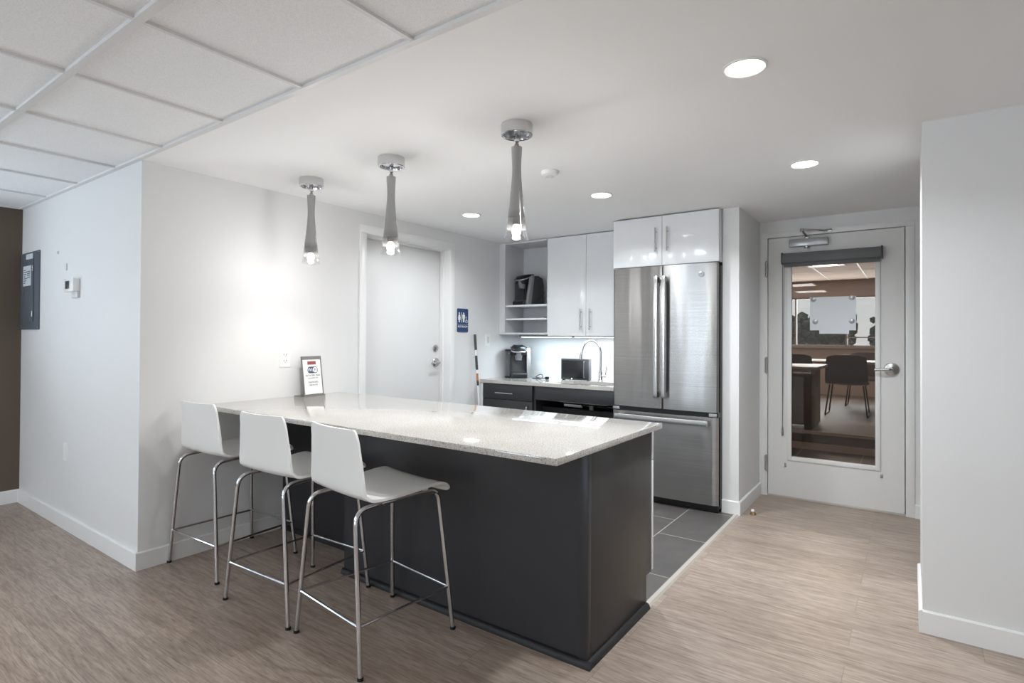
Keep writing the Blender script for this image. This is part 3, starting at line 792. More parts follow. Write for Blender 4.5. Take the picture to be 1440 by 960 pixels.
# ------------------------------------------------------------------ wall cabinets
UZ0, UZ1 = 1.305, 2.231; UF, UB = 3.261, 3.608
os_ = thing('open_shelf_unit', (.29, 3.43, UZ0), 'white open wall cabinet at the left corner holding the upper coffee maker', 'shelf unit')
s_ = MB(); s_.box(.002, .075, UF, UB, UZ0, UZ1); s_.box(.565, .583, UF+.018, UB, UZ0, UZ1); s_.box(.075, .583, UF+.004, UB, UZ0, UZ0+.018); s_.box(.075, .565, UF+.004, UB, UZ1-.018, UZ1); s_.box(.075, .565, UB-.012, UB, UZ0+.018, UZ1-.018)
s_.build('carcass', M['carcass'], os_)
for z in (1.583, 1.449): MB().box(.078, .563, UF+.012, UB-.014, z, z+.018, .001).build('shelf', M['gloss'], os_)
wc = thing('wall_cabinet', (.92, 3.43, UZ0), 'glossy white two-door wall cabinet above the sink', 'cabinet')
MB().box(.585, 1.446, UF+.02, UB, UZ0, UZ1).build('carcass', M['carcass'], wc)
for a, b_, hx in ((.586,.9955,.951), (.9985,1.4455,1.046)):
    d = MB().box(a, b_, UF, UF+.018, UZ0-.012, UZ1-.004, .0015).build('cabinet_door', M['gloss'], wc)
    hb = MB(); hb.cyl((hx,UF-.03,1.346), (hx,UF-.03,1.543), .0058, n=14)
    for z in (1.378,1.512): hb.cyl((hx,UF-.03,z), (hx,UF+.002,z), .0045, n=10)
    hb.build('handle', M['nickel'], d)
fc = thing('fridge_cabinet', (1.87, 3.24, 1.84), 'glossy white two-door cabinet over the fridge', 'cabinet')
FF = 2.878; FZ0, FZ1 = 1.841, 2.229
f_ = MB(); f_.box(1.452, 2.288, FF+.02, 3.608, FZ0, FZ1); f_.build('carcass', M['carcass'], fc)
for a, b_, hx in ((1.450,1.8565,1.814), (1.8595,2.2845,1.905)):
    d = MB().box(a, b_, FF, FF+.018, FZ0, FZ1-.006, .0015).build('cabinet_door', M['gloss'], fc)
    hb = MB(); hb.cyl((hx,FF-.03,1.945), (hx,FF-.03,2.131), .0058, n=14)
    for z in (1.975,2.10): hb.cyl((hx,FF-.03,z), (hx,FF+.002,z), .0045, n=10)
    hb.build('handle', M['nickel'], d)
# under-cabinet lights
for (a, b_, mt, l) in ((.225,.80,'ledlens','slim cool-white light bar under the left wall cabinets'), (.83,1.40,'ledlens2','slim bright light bar under the right wall cabinets')):
    u = thing('light_bar', ((a+b_)/2, 3.35, UZ0), l, 'light bar', 'light bars under the wall cabinets')
    MB().box(a, b_, 3.30, 3.40, 1.281, UZ0, .003).build('housing', M['grey'], u)
    MB().box(a+.02, b_-.02, 3.315, 3.385, 1.2785, 1.2815).build('lens', M[mt], u)

# ------------------------------------------------------------------ fridge
fg = thing('fridge', (1.87, 3.2, 0), 'stainless steel french-door fridge with a bottom freezer drawer', 'fridge')
MB().box(1.462, 2.289, 2.905, 3.56, .03, 1.815, .004).build('body', M['darkgrey'], fg)
def door_prof(x0, x1, z0, z1, xc0, xc1):
    # gently convex front, rounded long edges
    def fy(x): 
        u = (x-(xc0+xc1)/2)/((xc1-xc0)/2); return 2.842+.020*u*u
    pts = []; n = 28; r = .012
    for k in range(n+1):
        x = x0+(x1-x0)*k/n; e = min(x-x0, x1-x); y = fy(x)
        if e < r: y += r-math.sqrt(max(0, r*r-(r-e)**2))
        pts.append((x, y))
    pts += [(x1, 2.903), (x0, 2.903)]
    return MB().prism(pts, 'z', z0, z1)
UVF = lambda co: (co.x, co.z)
X0, X1 = 1.457, 2.290; XM = 1.871
dl = door_prof(X0, XM-.003, .737, 1.832, X0, X1).build('left_door', M['steel'], fg, 30, UVF)
dr = door_prof(XM+.003, X1, .737, 1.832, X0, X1).build('right_door', M['steel'], fg, 30, UVF)
fz = door_prof(X0, X1, .062, .700, X0, X1).build('freezer_drawer', M['steel'], fg, 30, UVF)
def vhandle(x, par):
    b = MB(); n = 20; L_ = []
    for k in range(n+1):
        z = .822+(1.748-.822)*k/n; u = (k/n-.5)*2; L_.append((2.793-.006*(1-u*u), z))
    outer = [(y-.010, z) for y, z in L_]; inner = [(y+.010, z) for y, z in L_[::-1]]
    b.prism(outer+inner, 'x', x-.015, x+.015, .003)
    for z in (.845, 1.725): b.box(x-.011, x+.011, 2.79, 2.85, z-.02, z+.02, .003)
    b.build('handle', M['steel_handle'], par)
vhandle(1.842, dl); vhandle(1.902, dr)
b = MB(); n = 20; L_ = []
for k in range(n+1):
    x = 1.505+(2.232-1.505)*k/n; u = (k/n-.5)*2; L_.append((x, 2.793-.008*(1-u*u)))
b.prism([(x,y-.011) for x,y in L_]+[(x,y+.011) for x,y in L_[::-1]], 'z', .640, .682, .004)
for x in (1.53, 2.207): b.box(x-.02, x+.02, 2.795, 2.855, .645, .677, .003)
b.build('handle', M['steel_handle'], fz)
g_ = MB(); g_.box(1.465, 2.287, 2.868, 2.91, .70, .737); g_.build('gasket_gap', M['black'], fg)
for x in (1.49, 2.25): MB().box(x-.028, x+.028, 2.855, 2.90, .706, .728, .003).build('hinge_cover', M['silver'], fg)
MB().box(1.47, 2.28, 2.885, 2.92, .004, .06, .003).build('kick_grille', M['black'], fg)
lb = MB(); lb.lathe([(.0,-.004),(.017,-.004),(.0205,-.003),(.021,0),(.0,0)], (2.168,2.850,1.750), 32, 'y'); bdg = lb.build('badge', M['silver'], dr)
lb = MB(); lb.lathe([(.0165,-.0048),(.0182,-.0048),(.0182,-.0035),(.0165,-.0035)], (2.168,2.850,1.750), 32, 'y', closed=True)
for s_ in (1,-1):
    pt = [(2.168+s_*.003+s_*.006*math.cos(a), 2.8452, 1.750+.006*math.sin(a)) for a in [i*PI*1.7/12+.4 for i in range(13)]]
    lb.tube(pt, .0009, 6)
lb.build('badge_monogram', M['darkgrey'], bdg)

# ------------------------------------------------------------------ coffee makers, oven, cord
def make_brewer(label):
    # local: front faces -y, base centre at the origin; 0.25 wide, 0.33 tall
    r = thing('coffee_maker', (0,0,0), label, 'coffee maker', 'single-cup coffee makers')
    b = MB(); b.prism([(-.11,.0),(.13,.0),(.14,.05),(.14,.25),(.12,.30),(.05,.30),(.02,.28),(.02,.06),(-.11,.045)], 'x', -.075, .085, .006); b.build('body', M['darkgrey'], r)
    b = MB(); b.prism([(-.030,.0),(.012,.306),(-.030,.300),(-.080,.0)], 'x', .084, .124, .005)
    b.build('side_panel', M['silver'], r)
    b = MB(); b.prism([(.13,.0),(.140,.20),(.120,.285),(.07,.31),(.012,.308),(-.029,.0)], 'x', .084, .120, .008)
    b.build('side_shell', M['darkgrey'], r)
    b = MB(); b.prism([(-.085,.225),(.06,.225),(.06,.312),(-.02,.325),(-.075,.312),(-.095,.28)], 'x', -.068, .072, .012); b.build('brew_head', M['black'], r)
    b = MB(); b.lathe([(.0,.0),(.030,.0),(.042,.05),(.045,.075),(.0,.075)], (.0,-.052,.178), 28); b.build('pod_holder', M['grey'], r)
    b = MB(); b.tube(fillet([(-.076,.02,.305),(-.07,-.10,.262),(.07,-.10,.262),(.076,.02,.305)], .035, 6), .0085, 12); b.build('lid_handle', M['chrome'], r)
    b = MB(); b.prism([(-.06,.29),(.07,.318),(.05,.334),(-.03,.326)], 'x', -.05, .055, .006); b.build('lid', M['black'], r)
    b = MB(); b.box(-.07, .08, -.125, .0, .0, .042, .008); b.build('drip_tray', M['black'], r)
    b = MB(); b.box(-.062, .072, -.12, -.01, .0415, .046, .002); b.build('drip_grate', M['grey'], r)
    b = MB(); b.prism([(-.055,.008),(.12,.008),(.13,.27),(-.055,.27)], 'x', -.128, -.078, .006); b.build('water_tank', M['reservoir'], r)
    b = MB(); b.box(-.13, -.076, -.058, .132, .268, .288, .005); b.build('tank_lid', M['black'], r)
    b = MB(); b.box(-.13, -.076, -.058, .125, .0, .009, .003); b.build('tank_base', M['black'], r)
    b = MB()
    for k in range(4): b.lathe([(.0,0),(.0065,0),(.0065,.003),(.0,.0035)], (.104, -.01+.026*k*.9, .3095), 12)
    b.build('button', M['plate'], r)
    return r
k1 = make_brewer('black and silver coffee maker standing on the back worktop in the corner')
k1.location = (.165, 3.37, .868); k1.rotation_euler.z = math.radians(40)
k2 = dup(k1); k2['label'] = 'black and silver coffee maker on the upper shelf of the open wall cabinet'
k2.location = (.228, 3.420, 1.601); k2.rotation_euler.z = math.radians(-18); k2.scale = (1.0,1.0,.96)
pc = MB(); pc.tube(catmull([(.42,3.30,1.605),(.46,3.31,1.63),(.50,3.32,1.70),(.485,3.34,1.725),(.46,3.33,1.70),(.49,3.31,1.66),(.50,3.30,1.635),(.46,3.29,1.606),(.40,3.29,1.606)], 6), .0035, 8)
tag(pc.build('power_cord', M['black']), 'looped black power cord beside the coffee maker on the shelf', 'cord')
pc = MB(); z = .8725
pc.tube(catmull([(.315,3.40,z),(.36,3.36,z),(.42,3.34,z),(.47,3.35,z+.006),(.44,3.40,z+.03),(.40,3.42,z+.035),(.37,3.39,z+.01),(.42,3.35,z+.006),(.49,3.33,z+.004),(.52,3.345,z+.004)], 6), .004, 8)
pc.box(.51, .545, 3.334, 3.36, .8685, .893, .004)
tag(pc.build('power_cord', M['black']), 'coiled black power cord with its plug lying on the back worktop', 'cord')
pw = MB(); pw.box(.515, .565, 3.30, 3.32, 1.468, 1.476, .002)
tag(pw.build('pen', M['darkgrey']), 'small dark object lying on the lower open shelf', 'pen')
ov = thing('countertop_oven', (.80, 3.47, .868), 'small black countertop oven with a dark glass door under the wall cabinets', 'oven')
MB().box(.650, .957, 3.405, 3.455, .872, 1.077, .006).build('housing', M['grey'], ov)
MB().box(.655, .953, 3.398, 3.406, .878, 1.072, .003).build('front_frame', M['darkgrey'], ov)
MB().box(.668, .895, 3.394, 3.399, .890, 1.060, .002).build('door_glass', M['black'], ov)
MB().tube(fillet([(.912,3.398,.90),(.912,3.382,.90),(.912,3.382,1.05),(.912,3.398,1.05)], .006, 4), .004, 10).build('handle', M['grey'], ov)
MB().lathe([(.0,-.004),(.007,-.004),(.008,0)], (.775,3.3975,.884), 16, 'y').build('knob', M['plate'], ov)
for xx in (.67,.935):
    for yy in (3.415,3.445): MB().cyl((xx,yy,.8681),(xx,yy,.873),.008,n=12).build('foot', M['rubber'], ov)

# ------------------------------------------------------------------ wall plates, signs and boxes
def outlet(name, o, a, n, w, h, label, cat='outlet', kind='duplex'):
    # o: centre on wall, a: wall direction seen left to right, n: out of the wall
    r = thing(name, tuple(o), label, cat)
    o = Vector(o); a = Vector(a); n = Vector(n); u = Vector((0,0,1))
    def bx_(mb, u0, u1, v0, v1, w0, w1):
        ps = [o+a*x+u*z+n*y for y in (w0,w1) for x,z in ((u0,v0),(u1,v0),(u1,v1),(u0,v1))]
        b = [mb.bm.verts.new(p) for p in ps]
        for f_ in ((0,1,2,3),(4,5,6,7),(0,1,5,4),(1,2,6,5),(2,3,7,6),(3,0,4,7)): mb.bm.faces.new([b[i] for i in f_])
    m_ = MB(); bx_(m_, -w/2, w/2, -h/2, h/2, 0, .004); bx_(m_, -w/2+.004, w/2-.004, -h/2+.004, h/2-.004, .004, .006); m_.build('plate', M['plate'], r)
    if kind == 'duplex':
        for s_ in (1,-1):
            m_ = MB(); bx_(m_, -.017, .017, s_*.02-.014, s_*.02+.014, .006, .008); so = m_.build('socket', M['plate'], r)
            m_ = MB(); bx_(m_, -.009, -.006, s_*.02-.003, s_*.02+.008, .008, .0085); bx_(m_, .006, .009, s_*.02-.003, s_*.02+.008, .008, .0085); bx_(m_, -.002, .002, s_*.02-.011, s_*.02-.006, .008, .0085)
            m_.build('slots', M['slot'], so)
    elif kind == 'blank': pass
    else:
        m_ = MB(); bx_(m_, -.016, .016, -.03, .03, .006, .010); m_.build('rocker', M['carcass'], r)
        m_ = MB(); bx_(m_, -.006, .006, -.002, .022, .010, .012); m_.build('indicator', M['sticker'], r)
    return r
outlet('wall_outlet', (0,.865,1.13), (0,1,0), (1,0,0), .078, .122, 'white wall outlet above the breakfast counter, left of the sign holder')
outlet('wall_outlet', (.507,3.61,1.112), (1,0,0), (0,-1,0), .07, .115, 'white wall outlet on the backsplash between coffee maker and small oven')
outlet('light_switch', (0,3.075,1.249), (0,1,0), (1,0,0), .07, .115, 'white switch plate on the left wall beside the blue restroom sign', 'switch', 'switch')
outlet('wall_outlet', (-1.13,0,.504), (1,0,0), (0,-1,0), .07, .115, 'pale blank wall plate low under the thermostat', 'wall plate', 'blank')
# restroom sign
rs = thing('restroom_sign', (0, 2.69, 1.32), 'blue and white restroom sign between the restroom door and the corner', 'sign')
sy0_, sy1_, sz0, sz1 = 2.612, 2.768, 1.322, 1.543
MB().prism(rrect(sy0_, sy1_, sz0, sz1, .012), 'x', .001, .005).build('backing', M['signblue'], rs)
def circ(mb, y, z, r_, x0=.005, x1=.0062, n=18): mb.prism([(y+r_*math.cos(2*PI*k/n), z+r_*math.sin(2*PI*k/n)) for k in range(n)], 'x', x0, x1)
def pl(mb, pts): mb.prism(pts, 'x', .005, .0062)
ic = MB(); y, z = 2.640, 1.415
circ(ic, y, z+.084, .0085); pl(ic, [(y-.008,z+.073),(y+.008,z+.073),(y+.019,z+.038),(y+.013,z+.035),(y+.017,z+.022),(y+.008,z+.022),(y+.008,z),(y-.008,z),(y-.008,z+.022),(y-.017,z+.022),(y-.013,z+.035),(y-.019,z+.038)])
ic.build('woman_symbol', M['signwhite'], rs)
ic = MB(); pl(ic, [(2.668,1.412),(2.673,1.412),(2.673,1.508),(2.668,1.508)]); ic.build('divider', M['signwhite'], rs)
ic = MB(); y = 2.702; circ(ic, y, z+.084, .0085)
pl(ic, [(y-.015,z+.073),(y+.015,z+.073),(y+.018,z+.068),(y+.018,z+.036),(y+.012,z+.036),(y+.010,z),(y+.001,z),(y,z+.03),(y-.001,z),(y-.010,z),(y-.012,z+.036),(y-.018,z+.036),(y-.018,z+.068)])
ic.build('man_symbol', M['signwhite'], rs)
ic = MB(); y, zz = 2.741, 1.424
ring = [(y+.0125*math.cos(a), zz+.0125*math.sin(a)) for a in [2*PI*k/20 for k in range(20)]]
ic.tube([(.0062, p[0], p[1]) for p in ring], .002, 6, closed=True); circ(ic, y-.004, 1.463, .005)
ic.tube([(.0062,y-.003,1.456),(.0062,y-.002,1.436),(.0062,y+.010,1.434),(.0062,y+.014,1.416)], .002, 6)
ic.build('wheelchair_symbol', M['signwhite'], rs)
ic = MB(); pl(ic, [(2.616,1.394),(2.764,1.394),(2.764,1.3955),(2.616,1.3955)]); ic.build('rule_line', M['signwhite'], rs)
ic = MB(); add_text(ic, 'RESTROOM', .0265, frame((.0056, 2.690, 1.374), (0,1,0), (0,0,1)), .0006); ic.build('lettering', M['signwhite'], rs)
ic = MB()
for k in range(9):
    for s_ in (0, .006): circ(ic, 2.648+k*.0105, 1.346+s_, .0013, n=8)
ic.build('braille', M['signblue'], rs)
# breaker panel
bp_ = thing('electrical_panel', (-1.908, -.005, 1.315), 'grey electrical breaker panel beside the brown wall', 'electrical panel')
MB().box(-2.120, -1.698, -.012, 0, 1.315, 1.890, .003).build('cover', M['panelgrey'], bp_)
pd = MB().box(-2.06, -1.80, -.018, -.012, 1.372, 1.835, .002).build('panel_door', M['panelgrey'], bp_)
MB().box(-2.03, -1.845, -.0188, -.0181, 1.640, 1.788).build('circuit_label', M['sticker'], pd)
ik = MB()
for k in range(7): ik.box(-2.015, -1.975+.02*(k%3), -.0195, -.0187, 1.66+.016*k, 1.666+.016*k)
for k in range(4): ik.box(-1.93, -1.86, -.0195, -.0187, 1.70+.014*k, 1.706+.014*k)
ik.build('label_print', M['ink'], pd)
MB().box(-1.985, -1.83, -.0136, -.0121, 1.838, 1.876).build('warning_label', M['sticker'], bp_)
MB().box(-2.018, -2.0, -.024, -.018, 1.57, 1.62, .002).build('latch', M['grey'], pd)
for z in (1.43, 1.76): MB().cyl((-1.797,-.02,z-.02), (-1.797,-.02,z+.02), .006, n=10).build('hinge', M['nickel'], bp_)
for x in (-2.105,-1.713):
    for z in (1.33,1.875): MB().lathe([(.0,-.003),(.006,-.002),(.007,0)], (x,-.012,z), 12, 'y').build('screw', M['nickel'], bp_)
th = thing('thermostat', (-1.0, -.02, 1.515), 'white thermostat with a dark screen on the left end wall', 'thermostat')
MB().box(-1.005, -.908, -.016, 0, 1.515, 1.56, .002).build('wall_base', M['carcass'], th)
tb = MB().box(-1.075, -.908, -.040, 0, 1.556, 1.642, .006).build('housing', M['plate'], th)
MB().box(-1.038, -.965, -.0415, -.0395, 1.574, 1.624, .001).build('screen', M['darkgrey'], tb)
wh = MB(); wh.lathe([(.0,-.012),(.009,-.01),(.011,0)], (-1.317,-.0003,1.839), 16, 'y'); tag(wh.build('wall_plug', M['carcass']), 'tiny grey plug in the wall above the thermostat', 'wall plug')
wh = MB(); wh.box(-1.165, -1.145, -.006, -.0003, 1.705, 1.752, .002); tag(wh.build('wall_hook', M['sticker']), 'tiny pale hook on the wall just above the thermostat', 'hook')
# pole against the left wall
po = thing('pole', (.10, 2.88, 0), 'slim banded pole leaning against the left wall beside the back worktop', 'pole')
PT, PB = Vector((.028,2.842,1.303)), Vector((.085,2.905,.0))
def pz(z): t = (1.303-z)/1.303; return PT+(PB-PT)*t
for z0, z1, r_, mt, nm in ((1.303,1.155,.0125,'darkgrey','grip'), (1.155,1.10,.009,'plate','shaft'), (1.10,.965,.0125,'darkgrey','grip'), (.965,.93,.009,'plate','shaft'), (.93,.862,.0105,'orange','band'), (.862,.815,.0105,'darkgrey','collar'), (.815,.012,.0085,'plate','tube')):
    MB().cyl(pz(z0), pz(z1), r_, n=16).build(nm, M[mt], po)
MB().cyl(pz(.03), pz(.004), .013, n=16).build('tip', M['rubber'], po)
# door stop on the floor
ds = thing('door_stop', (2.488, 3.036, 0), 'small metal door stop on the wood floor near the fridge wall', 'door stop')
MB().lathe([(.0,0),(.022,0),(.022,.004),(.017,.016),(.0,.02)], (2.488,3.036,0), 24).build('base', M['brass'], ds)
MB().lathe([(.0,.018),(.010,.018),(.013,.026),(.010,.036),(.0,.038)], (2.486,3.034,0), 20).build('bumper', M['plate'], ds)

# ------------------------------------------------------------------ the room behind the glazed door
PZ = .21
struct(WB().box(-1.5, 6.2, 3.76, 5.98, -.06, 0).build('floor_lobby', tile_mat('lobby_tile', (112,98,90), (104,92,84), (164,146,132), .6, .6, .004, rough=.45)))
pf = struct(WB().box(-1.5, 6.2, 5.98, 11.0, -.06, PZ).build('floor_platform', M['platform']))
m = WB(); m.prism([(5.955,PZ-.03),(5.955,PZ),(5.962,PZ+.006),(5.99,PZ+.006),(5.99,PZ-.03)], 'x', -1.5, 6.2); m.prism([(5.965,0),(5.965,.07),(5.98,.078),(5.98,0)], 'x', -1.5, 6.2)
struct(m.build('trim_2', pbr('platform_trim', (190,168,152), .4)))
CZ = 2.40
cl = struct(WB().box(-1.5, 6.2, 3.76, 11.0, CZ, CZ+.06).build('ceiling_lobby', pbr('lobby_ceiling_tile', (206,186,172), .8)))
t = WB()
for k in range(12): t.box(-1.5+.61*k, -1.48+.61*k, 3.76, 11.0, CZ-.004, CZ+.002)
for k in range(7): t.box(-1.5, 6.2, 4.4+1.22*k, 4.42+1.22*k, CZ-.004, CZ+.002)
t.build('grid_tee', M['tee'], cl)
BZ0, BZ1 = 1.13, 2.09
w = WB(); w.box(-1.5, 6.2, 11.0, 11.15, -.06, BZ0); w.box(-1.5, 6.2, 11.0, 11.15, BZ1, CZ+.06); w.box(-1.5, -.3, 11.0, 11.15, BZ0, BZ1); w.box(3.4, 6.2, 11.0, 11.15, BZ0, BZ1)
struct(w.build('wall_lobby', pbr('lobby_wall_tan', (176,156,142), .6)))
struct(WB().box(-1.6, -1.5, 3.76, 11.15, -.06, CZ+.06).build('wall_lobby_left', M['wall']))
struct(WB().box(6.2, 6.3, 3.76, 11.15, -.06, CZ+.06).build('wall_lobby_right', M['wall']))
f = WB()
for x in (-.3, .70, 1.55, 2.42, 3.37): f.box(x, x+.03, 11.03, 11.09, BZ0, BZ1)
f.box(-.3, 3.4, 11.03, 11.09, BZ0, BZ0+.03); f.box(-.3, 3.4, 11.03, 11.09, BZ1-.03, BZ1); f.box(2.42, 3.4, 11.03, 11.09, 1.30, 1.32)
f.box(-.35, 3.45, 10.96, 11.03, BZ0-.035, BZ0)
wo = struct(f.build('window_1', pbr('window_frame_tan', (170,156,148), .4)))
WB().box(-.29, 3.39, 11.056, 11.062, BZ0, BZ1).build('pane', M['clear'], wo)
clt = thing('ceiling_light', (2.36, 8.2, CZ), 'square lit ceiling light seen through the door glass', 'ceiling light')
MB().box(2.13, 2.62, 7.9, 8.5, CZ-.012, CZ-.004, .003).build('frame', M['tee'], clt)
MB().box(2.22, 2.53, 8.02, 8.38, CZ-.016, CZ-.012).build('diffuser', pbr('lobby_lens', (255,255,250), .4, emit=(255,250,240), estr=7), clt)
dk = thing('desk', (1.75, 6.45, PZ), 'brown desk at the left seen through the door glass', 'desk')
MB().box(.9, 2.55, 6.03, 6.95, PZ+.705, PZ+.74, .004).build('desk_top', pbr('desk_top_tan', (150,128,112), .35), dk)
for a, b_ in ((2.40,2.47), (.95,1.0)): MB().box(a, b_, 6.06, 6.92, PZ+.001, PZ+.705, .002).build('side_panel', M['deskwood'], dk)
MB().box(1.0, 2.40, 6.10, 6.13, PZ+.05, PZ+.705).build('modesty_panel', M['deskwood'], dk)
tb_ = thing('table', (2.9, 8.55, PZ), 'pale table with papers behind the dark chair, seen through the glass', 'table')
MB().box(1.85, 3.9, 8.12, 8.95, PZ+.705, PZ+.74, .006).build('table_top', pbr('table_top_grey', (176,166,160), .35), tb_)
for x in (1.93, 3.82):
    for y in (8.2, 8.87): MB().cyl((x,y,PZ+.001), (x,y,PZ+.705), .022, n=16).build('leg', M['chairleg'], tb_)
for (a, b_, y0, y1, l) in ((2.22,2.52,8.25,8.62,'white paper lying on the table left of the near chair, behind the glass'), (3.02,3.34,8.22,8.6,'white paper lying on the table right of the near chair, behind the glass')):
    tag(MB().box(a, b_, y0, y1, PZ+.7405, PZ+.746).build('paper_sheet', M['paper']), l, 'paper', 'papers on the far table')
def make_chair(label):
    r = thing('shell_chair', (0,0,0), label, 'chair', 'dark chairs beyond the glazed door')
    # faces +y, back at -y
    g_ = []
    for i in range(9):
        z = .47+.38*i/8; row = []
        for j in range(11):
            u = -1+.2*j; hw = .255-.03*(i/8)**3
            row.append((u*hw, -.235-.03*(i/8)+.035*u*u, z+(.0 if i < 8 else -.03*u**4)))
        g_.append(row)
    MB().shell(g_, .018).build('backrest', M['chairseat'], r, 50)
    g_ = []
    for i in range(9):
        y = -.24+.46*i/8; row = []
        for j in range(11):
            u = -1+.2*j; row.append((u*.25, y, .44+.012*u*u+(.02 if i == 0 else 0)-(.02 if i == 8 else 0)))
        g_.append(row)
    MB().shell(g_, .02).build('seat', M['chairseat'], r, 50)
    for s in (-1,1):
        MB().tube(fillet([(s*.20,-.20,.43),(s*.25,-.27,.0105),(s*.25,.22,.0105),(s*.20,.19,.43)], .03, 6), .010, 10).build('sled_leg', M['chairleg'], r)
    return r
c1 = make_chair('dark shell chair with its back to the door, nearest behind the glass')
c1.location = (2.70, 7.86, PZ); 
c2 = dup(c1); c2['label'] = 'dark shell chair left of the near chair, beyond the desk'; c2.location = (2.02, 7.83, PZ); c2.rotation_euler.z = .1
c3 = dup(c1); c3['label'] = 'dark shell chair facing the door on the far side of the table'; c3.location = (2.83, 9.22, PZ); c3.rotation_euler.z = PI
# outside
struct(WB().box(-30, 30, 11.15, 45, -.1, 0).build('ground_outside', M['asphalt']))
def hedge(x, y, w_, h_, l):
    b = MB(); rnd = random.Random(int(x*100)+5)
    for k in range(420):
        a = rnd.random()*2*PI; zz = rnd.random()
        px = x+(rnd.random()-.5)*w_; py = y+(rnd.random()-.5)*.9; pz_ = .05+h_*zz*(1-.15*rnd.random())
        rr_ = .09+.10*rnd.random()
        t = bmesh.new(); bmesh.ops.create_icosphere(t, subdivisions=1, radius=rr_)
        for v in t.verts: v.co = v.co*(1+.35*(rnd.random()-.5))+Vector((px,py,pz_))
        b._merge(t)
    o = b.build('hedge', M['hedge'], None, 10)
    tag(o, l, 'hedge', 'hedges beyond the far window')
for k in range(4):
    hedge(-.6+2.0*k, 16.2, 1.55, 1.80+.06*(k%2), ['green hedge outside the far window, at its left end', 'green hedge outside the far window, left of its middle', 'green hedge outside the far window, right of its middle', 'green hedge outside the far window, at its right end'][k])
car = thing('car', (.2, 14.2, 0), 'silver car parked outside, its nose at the left edge of the glass', 'car')
b = MB(); b.prism([(-2.6,.35),(1.2,.35),(1.25,.62),(1.12,.88),(.2,1.0),(-.35,1.40),(-1.7,1.42),(-2.35,1.02),(-2.62,.9)], 'y', 13.45, 15.05, .06); b.build('body', M['carpaint'], car)
b = MB(); b.prism([(.12,1.01),(-.34,1.36),(-1.66,1.38),(-2.2,1.02)], 'y', 13.43, 15.07, .01); b.build('window_glass', M['carglass'], car)
for x in (.45, -1.85):
    for y in (13.46, 15.04): MB().lathe([(.0,-.1),(.2,-.1),(.32,-.09),(.33,0),(.32,.09),(.2,.1),(.0,.1)], (x,y,.331), 28, 'y').build('wheel', M['rubber'], car)
b = MB(); b.box(1.1, 1.2, 13.5, 13.8, .66, .78, .02); b.build('headlight', M['plate'], car)

# ------------------------------------------------------------------ light
for (x, y) in CANS:
    lamp('can_light', 'AREA', (x, y, H-.010), 9 if x < 1 else 13, (.92,.97,1.0), shape='DISK', size=.12, spread=math.radians(150))
for x, y in ((.452,.748),(1.156,.75),(1.978,.75)):
    lamp('pendant_light', 'SPOT', (x, y, 1.728), 11, (1.0,.965,.91), shadow_soft_size=.02, spot_size=math.radians(128), spot_blend=.75)
    lamp('pendant_glow', 'POINT', (x, y, 1.722), 5.5, (1.0,.985,.97), shadow_soft_size=.02)
lamp('led_bar_light', 'AREA', (.51, 3.35, 1.276), 2.0, (.72,.91,1.0), shape='RECTANGLE', size=.54, size_y=.06)
lamp('led_bar_light', 'AREA', (1.115, 3.35, 1.276), 3.0, (.97,.99,1.0), shape='RECTANGLE', size=.54, size_y=.06)
for (a, b_) in wins:     # daylight coming in through the windows behind the camera
    lamp('daylight', 'AREA', ((a+b_)/2, -5.80, (WZ0+WZ1)/2-.05), (62 if a < 2 else 16)*(b_-a), (.78,.89,1.0), rot=(PI/2+math.radians(55),0,0), shape='RECTANGLE', size=b_-a-.1, size_y=WZ1-WZ0-.1)
lamp('daylight', 'AREA', (-2.34, -2.2, 1.36), 52, (.76,.88,1.0), rot=(PI/2+math.radians(50),0,-PI/2), shape='RECTANGLE', size=2.5, size_y=1.2)  # lamp outside the added side window, lights the panel wall
for x in (-.6, 1.8, 4.2):  # unseen ceiling panels, added as extra light behind the camera
    for y in (-2.4, -4.0):
        f = thing('added_panel_light', (x, y, H), 'added square panel light in the tiled ceiling, unseen behind the viewer', 'ceiling light', 'added panel lights behind the viewer')
        MB().box(x-.29, x+.29, y-.29, y+.29, H-.006, H-.001, .002).build('frame', M['tee'], f)
        MB().box(x-.27, x+.27, y-.27, y+.27, H-.0075, H-.006).build('diffuser', pbr('added_panel_lens', (255,255,255), .4, emit=(255,252,246), estr=3), f)
        lamp('added_panel_lamp', 'AREA', (x, y, H-.012), 7, (1.0,.98,.96), shape='SQUARE', size=.5)
lamp('lobby_light', 'AREA', (2.375, 8.2, CZ-.02), 30, (1,.97,.92), shape='RECTANGLE', size=.3, size_y=.35)
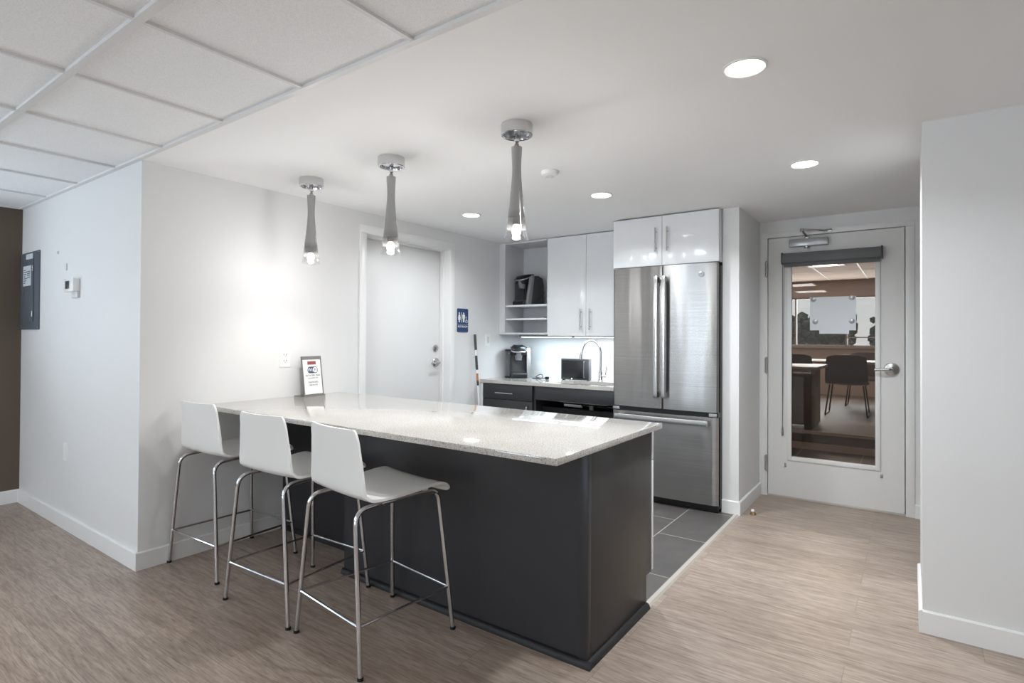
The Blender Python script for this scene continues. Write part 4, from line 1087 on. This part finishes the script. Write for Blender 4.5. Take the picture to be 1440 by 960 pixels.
lamp('lobby_daylight', 'AREA', (1.55, 11.12, 1.61), 110, (.88,.94,1), rot=(-PI/2,0,0), shape='RECTANGLE', size=3.5, size_y=.9)

w = bpy.data.worlds.new('sky'); bpy.context.scene.world = w; w.use_nodes = True
nt = w.node_tree; bg = nt.nodes['Background']
tc = nt.nodes.new('ShaderNodeTexCoord'); sp = nt.nodes.new('ShaderNodeSeparateXYZ'); nt.links.new(tc.outputs['Generated'], sp.inputs[0])
rp = ramp(nt, [(.0, (.55,.56,.56,1)), (.5, (.84,.92,1,1)), (.75, (.62,.79,1,1))]); mr = nt.nodes.new('ShaderNodeMapRange')
mr.inputs['From Min'].default_value = -1; nt.links.new(sp.outputs[2], mr.inputs['Value']); nt.links.new(mr.outputs[0], rp.inputs[0])
nt.links.new(rp.outputs[0], bg.inputs['Color']); bg.inputs['Strength'].default_value = 1.05

# ------------------------------------------------------------------ camera
p = dict(f=784.6565, cx=3.4194, cy=-1.2985, cz=1.278, yaw=.6199, pitch=.0091, roll=.0055, ppy=466.792)
cam = bpy.data.cameras.new('camera'); co = bpy.data.objects.new('camera', cam); C.objects.link(co)
cam.sensor_width = 36; cam.lens = p['f']/1440*36; cam.shift_y = -(480-p['ppy'])/1440
cam.clip_start = .05
cy_, sy_ = math.cos(p['yaw']), math.sin(p['yaw'])
fwd = Vector((-sy_,cy_,0)); right = Vector((cy_,sy_,0)); up = Vector((0,0,1))
f2 = fwd*math.cos(p['pitch'])+up*math.sin(p['pitch']); u2 = up*math.cos(p['pitch'])-fwd*math.sin(p['pitch'])
r3 = right*math.cos(p['roll'])+u2*math.sin(p['roll']); u3 = u2*math.cos(p['roll'])-right*math.sin(p['roll'])
co.matrix_world = Matrix(((r3.x,u3.x,-f2.x,p['cx']), (r3.y,u3.y,-f2.y,p['cy']), (r3.z,u3.z,-f2.z,p['cz']), (0,0,0,1)))
S = bpy.context.scene; S.camera = co
S.view_settings.view_transform = 'Standard'; S.view_settings.look = 'None'
S.view_settings.exposure = 0.13; S.view_settings.gamma = 1.0; S.view_settings.use_curve_mapping = False
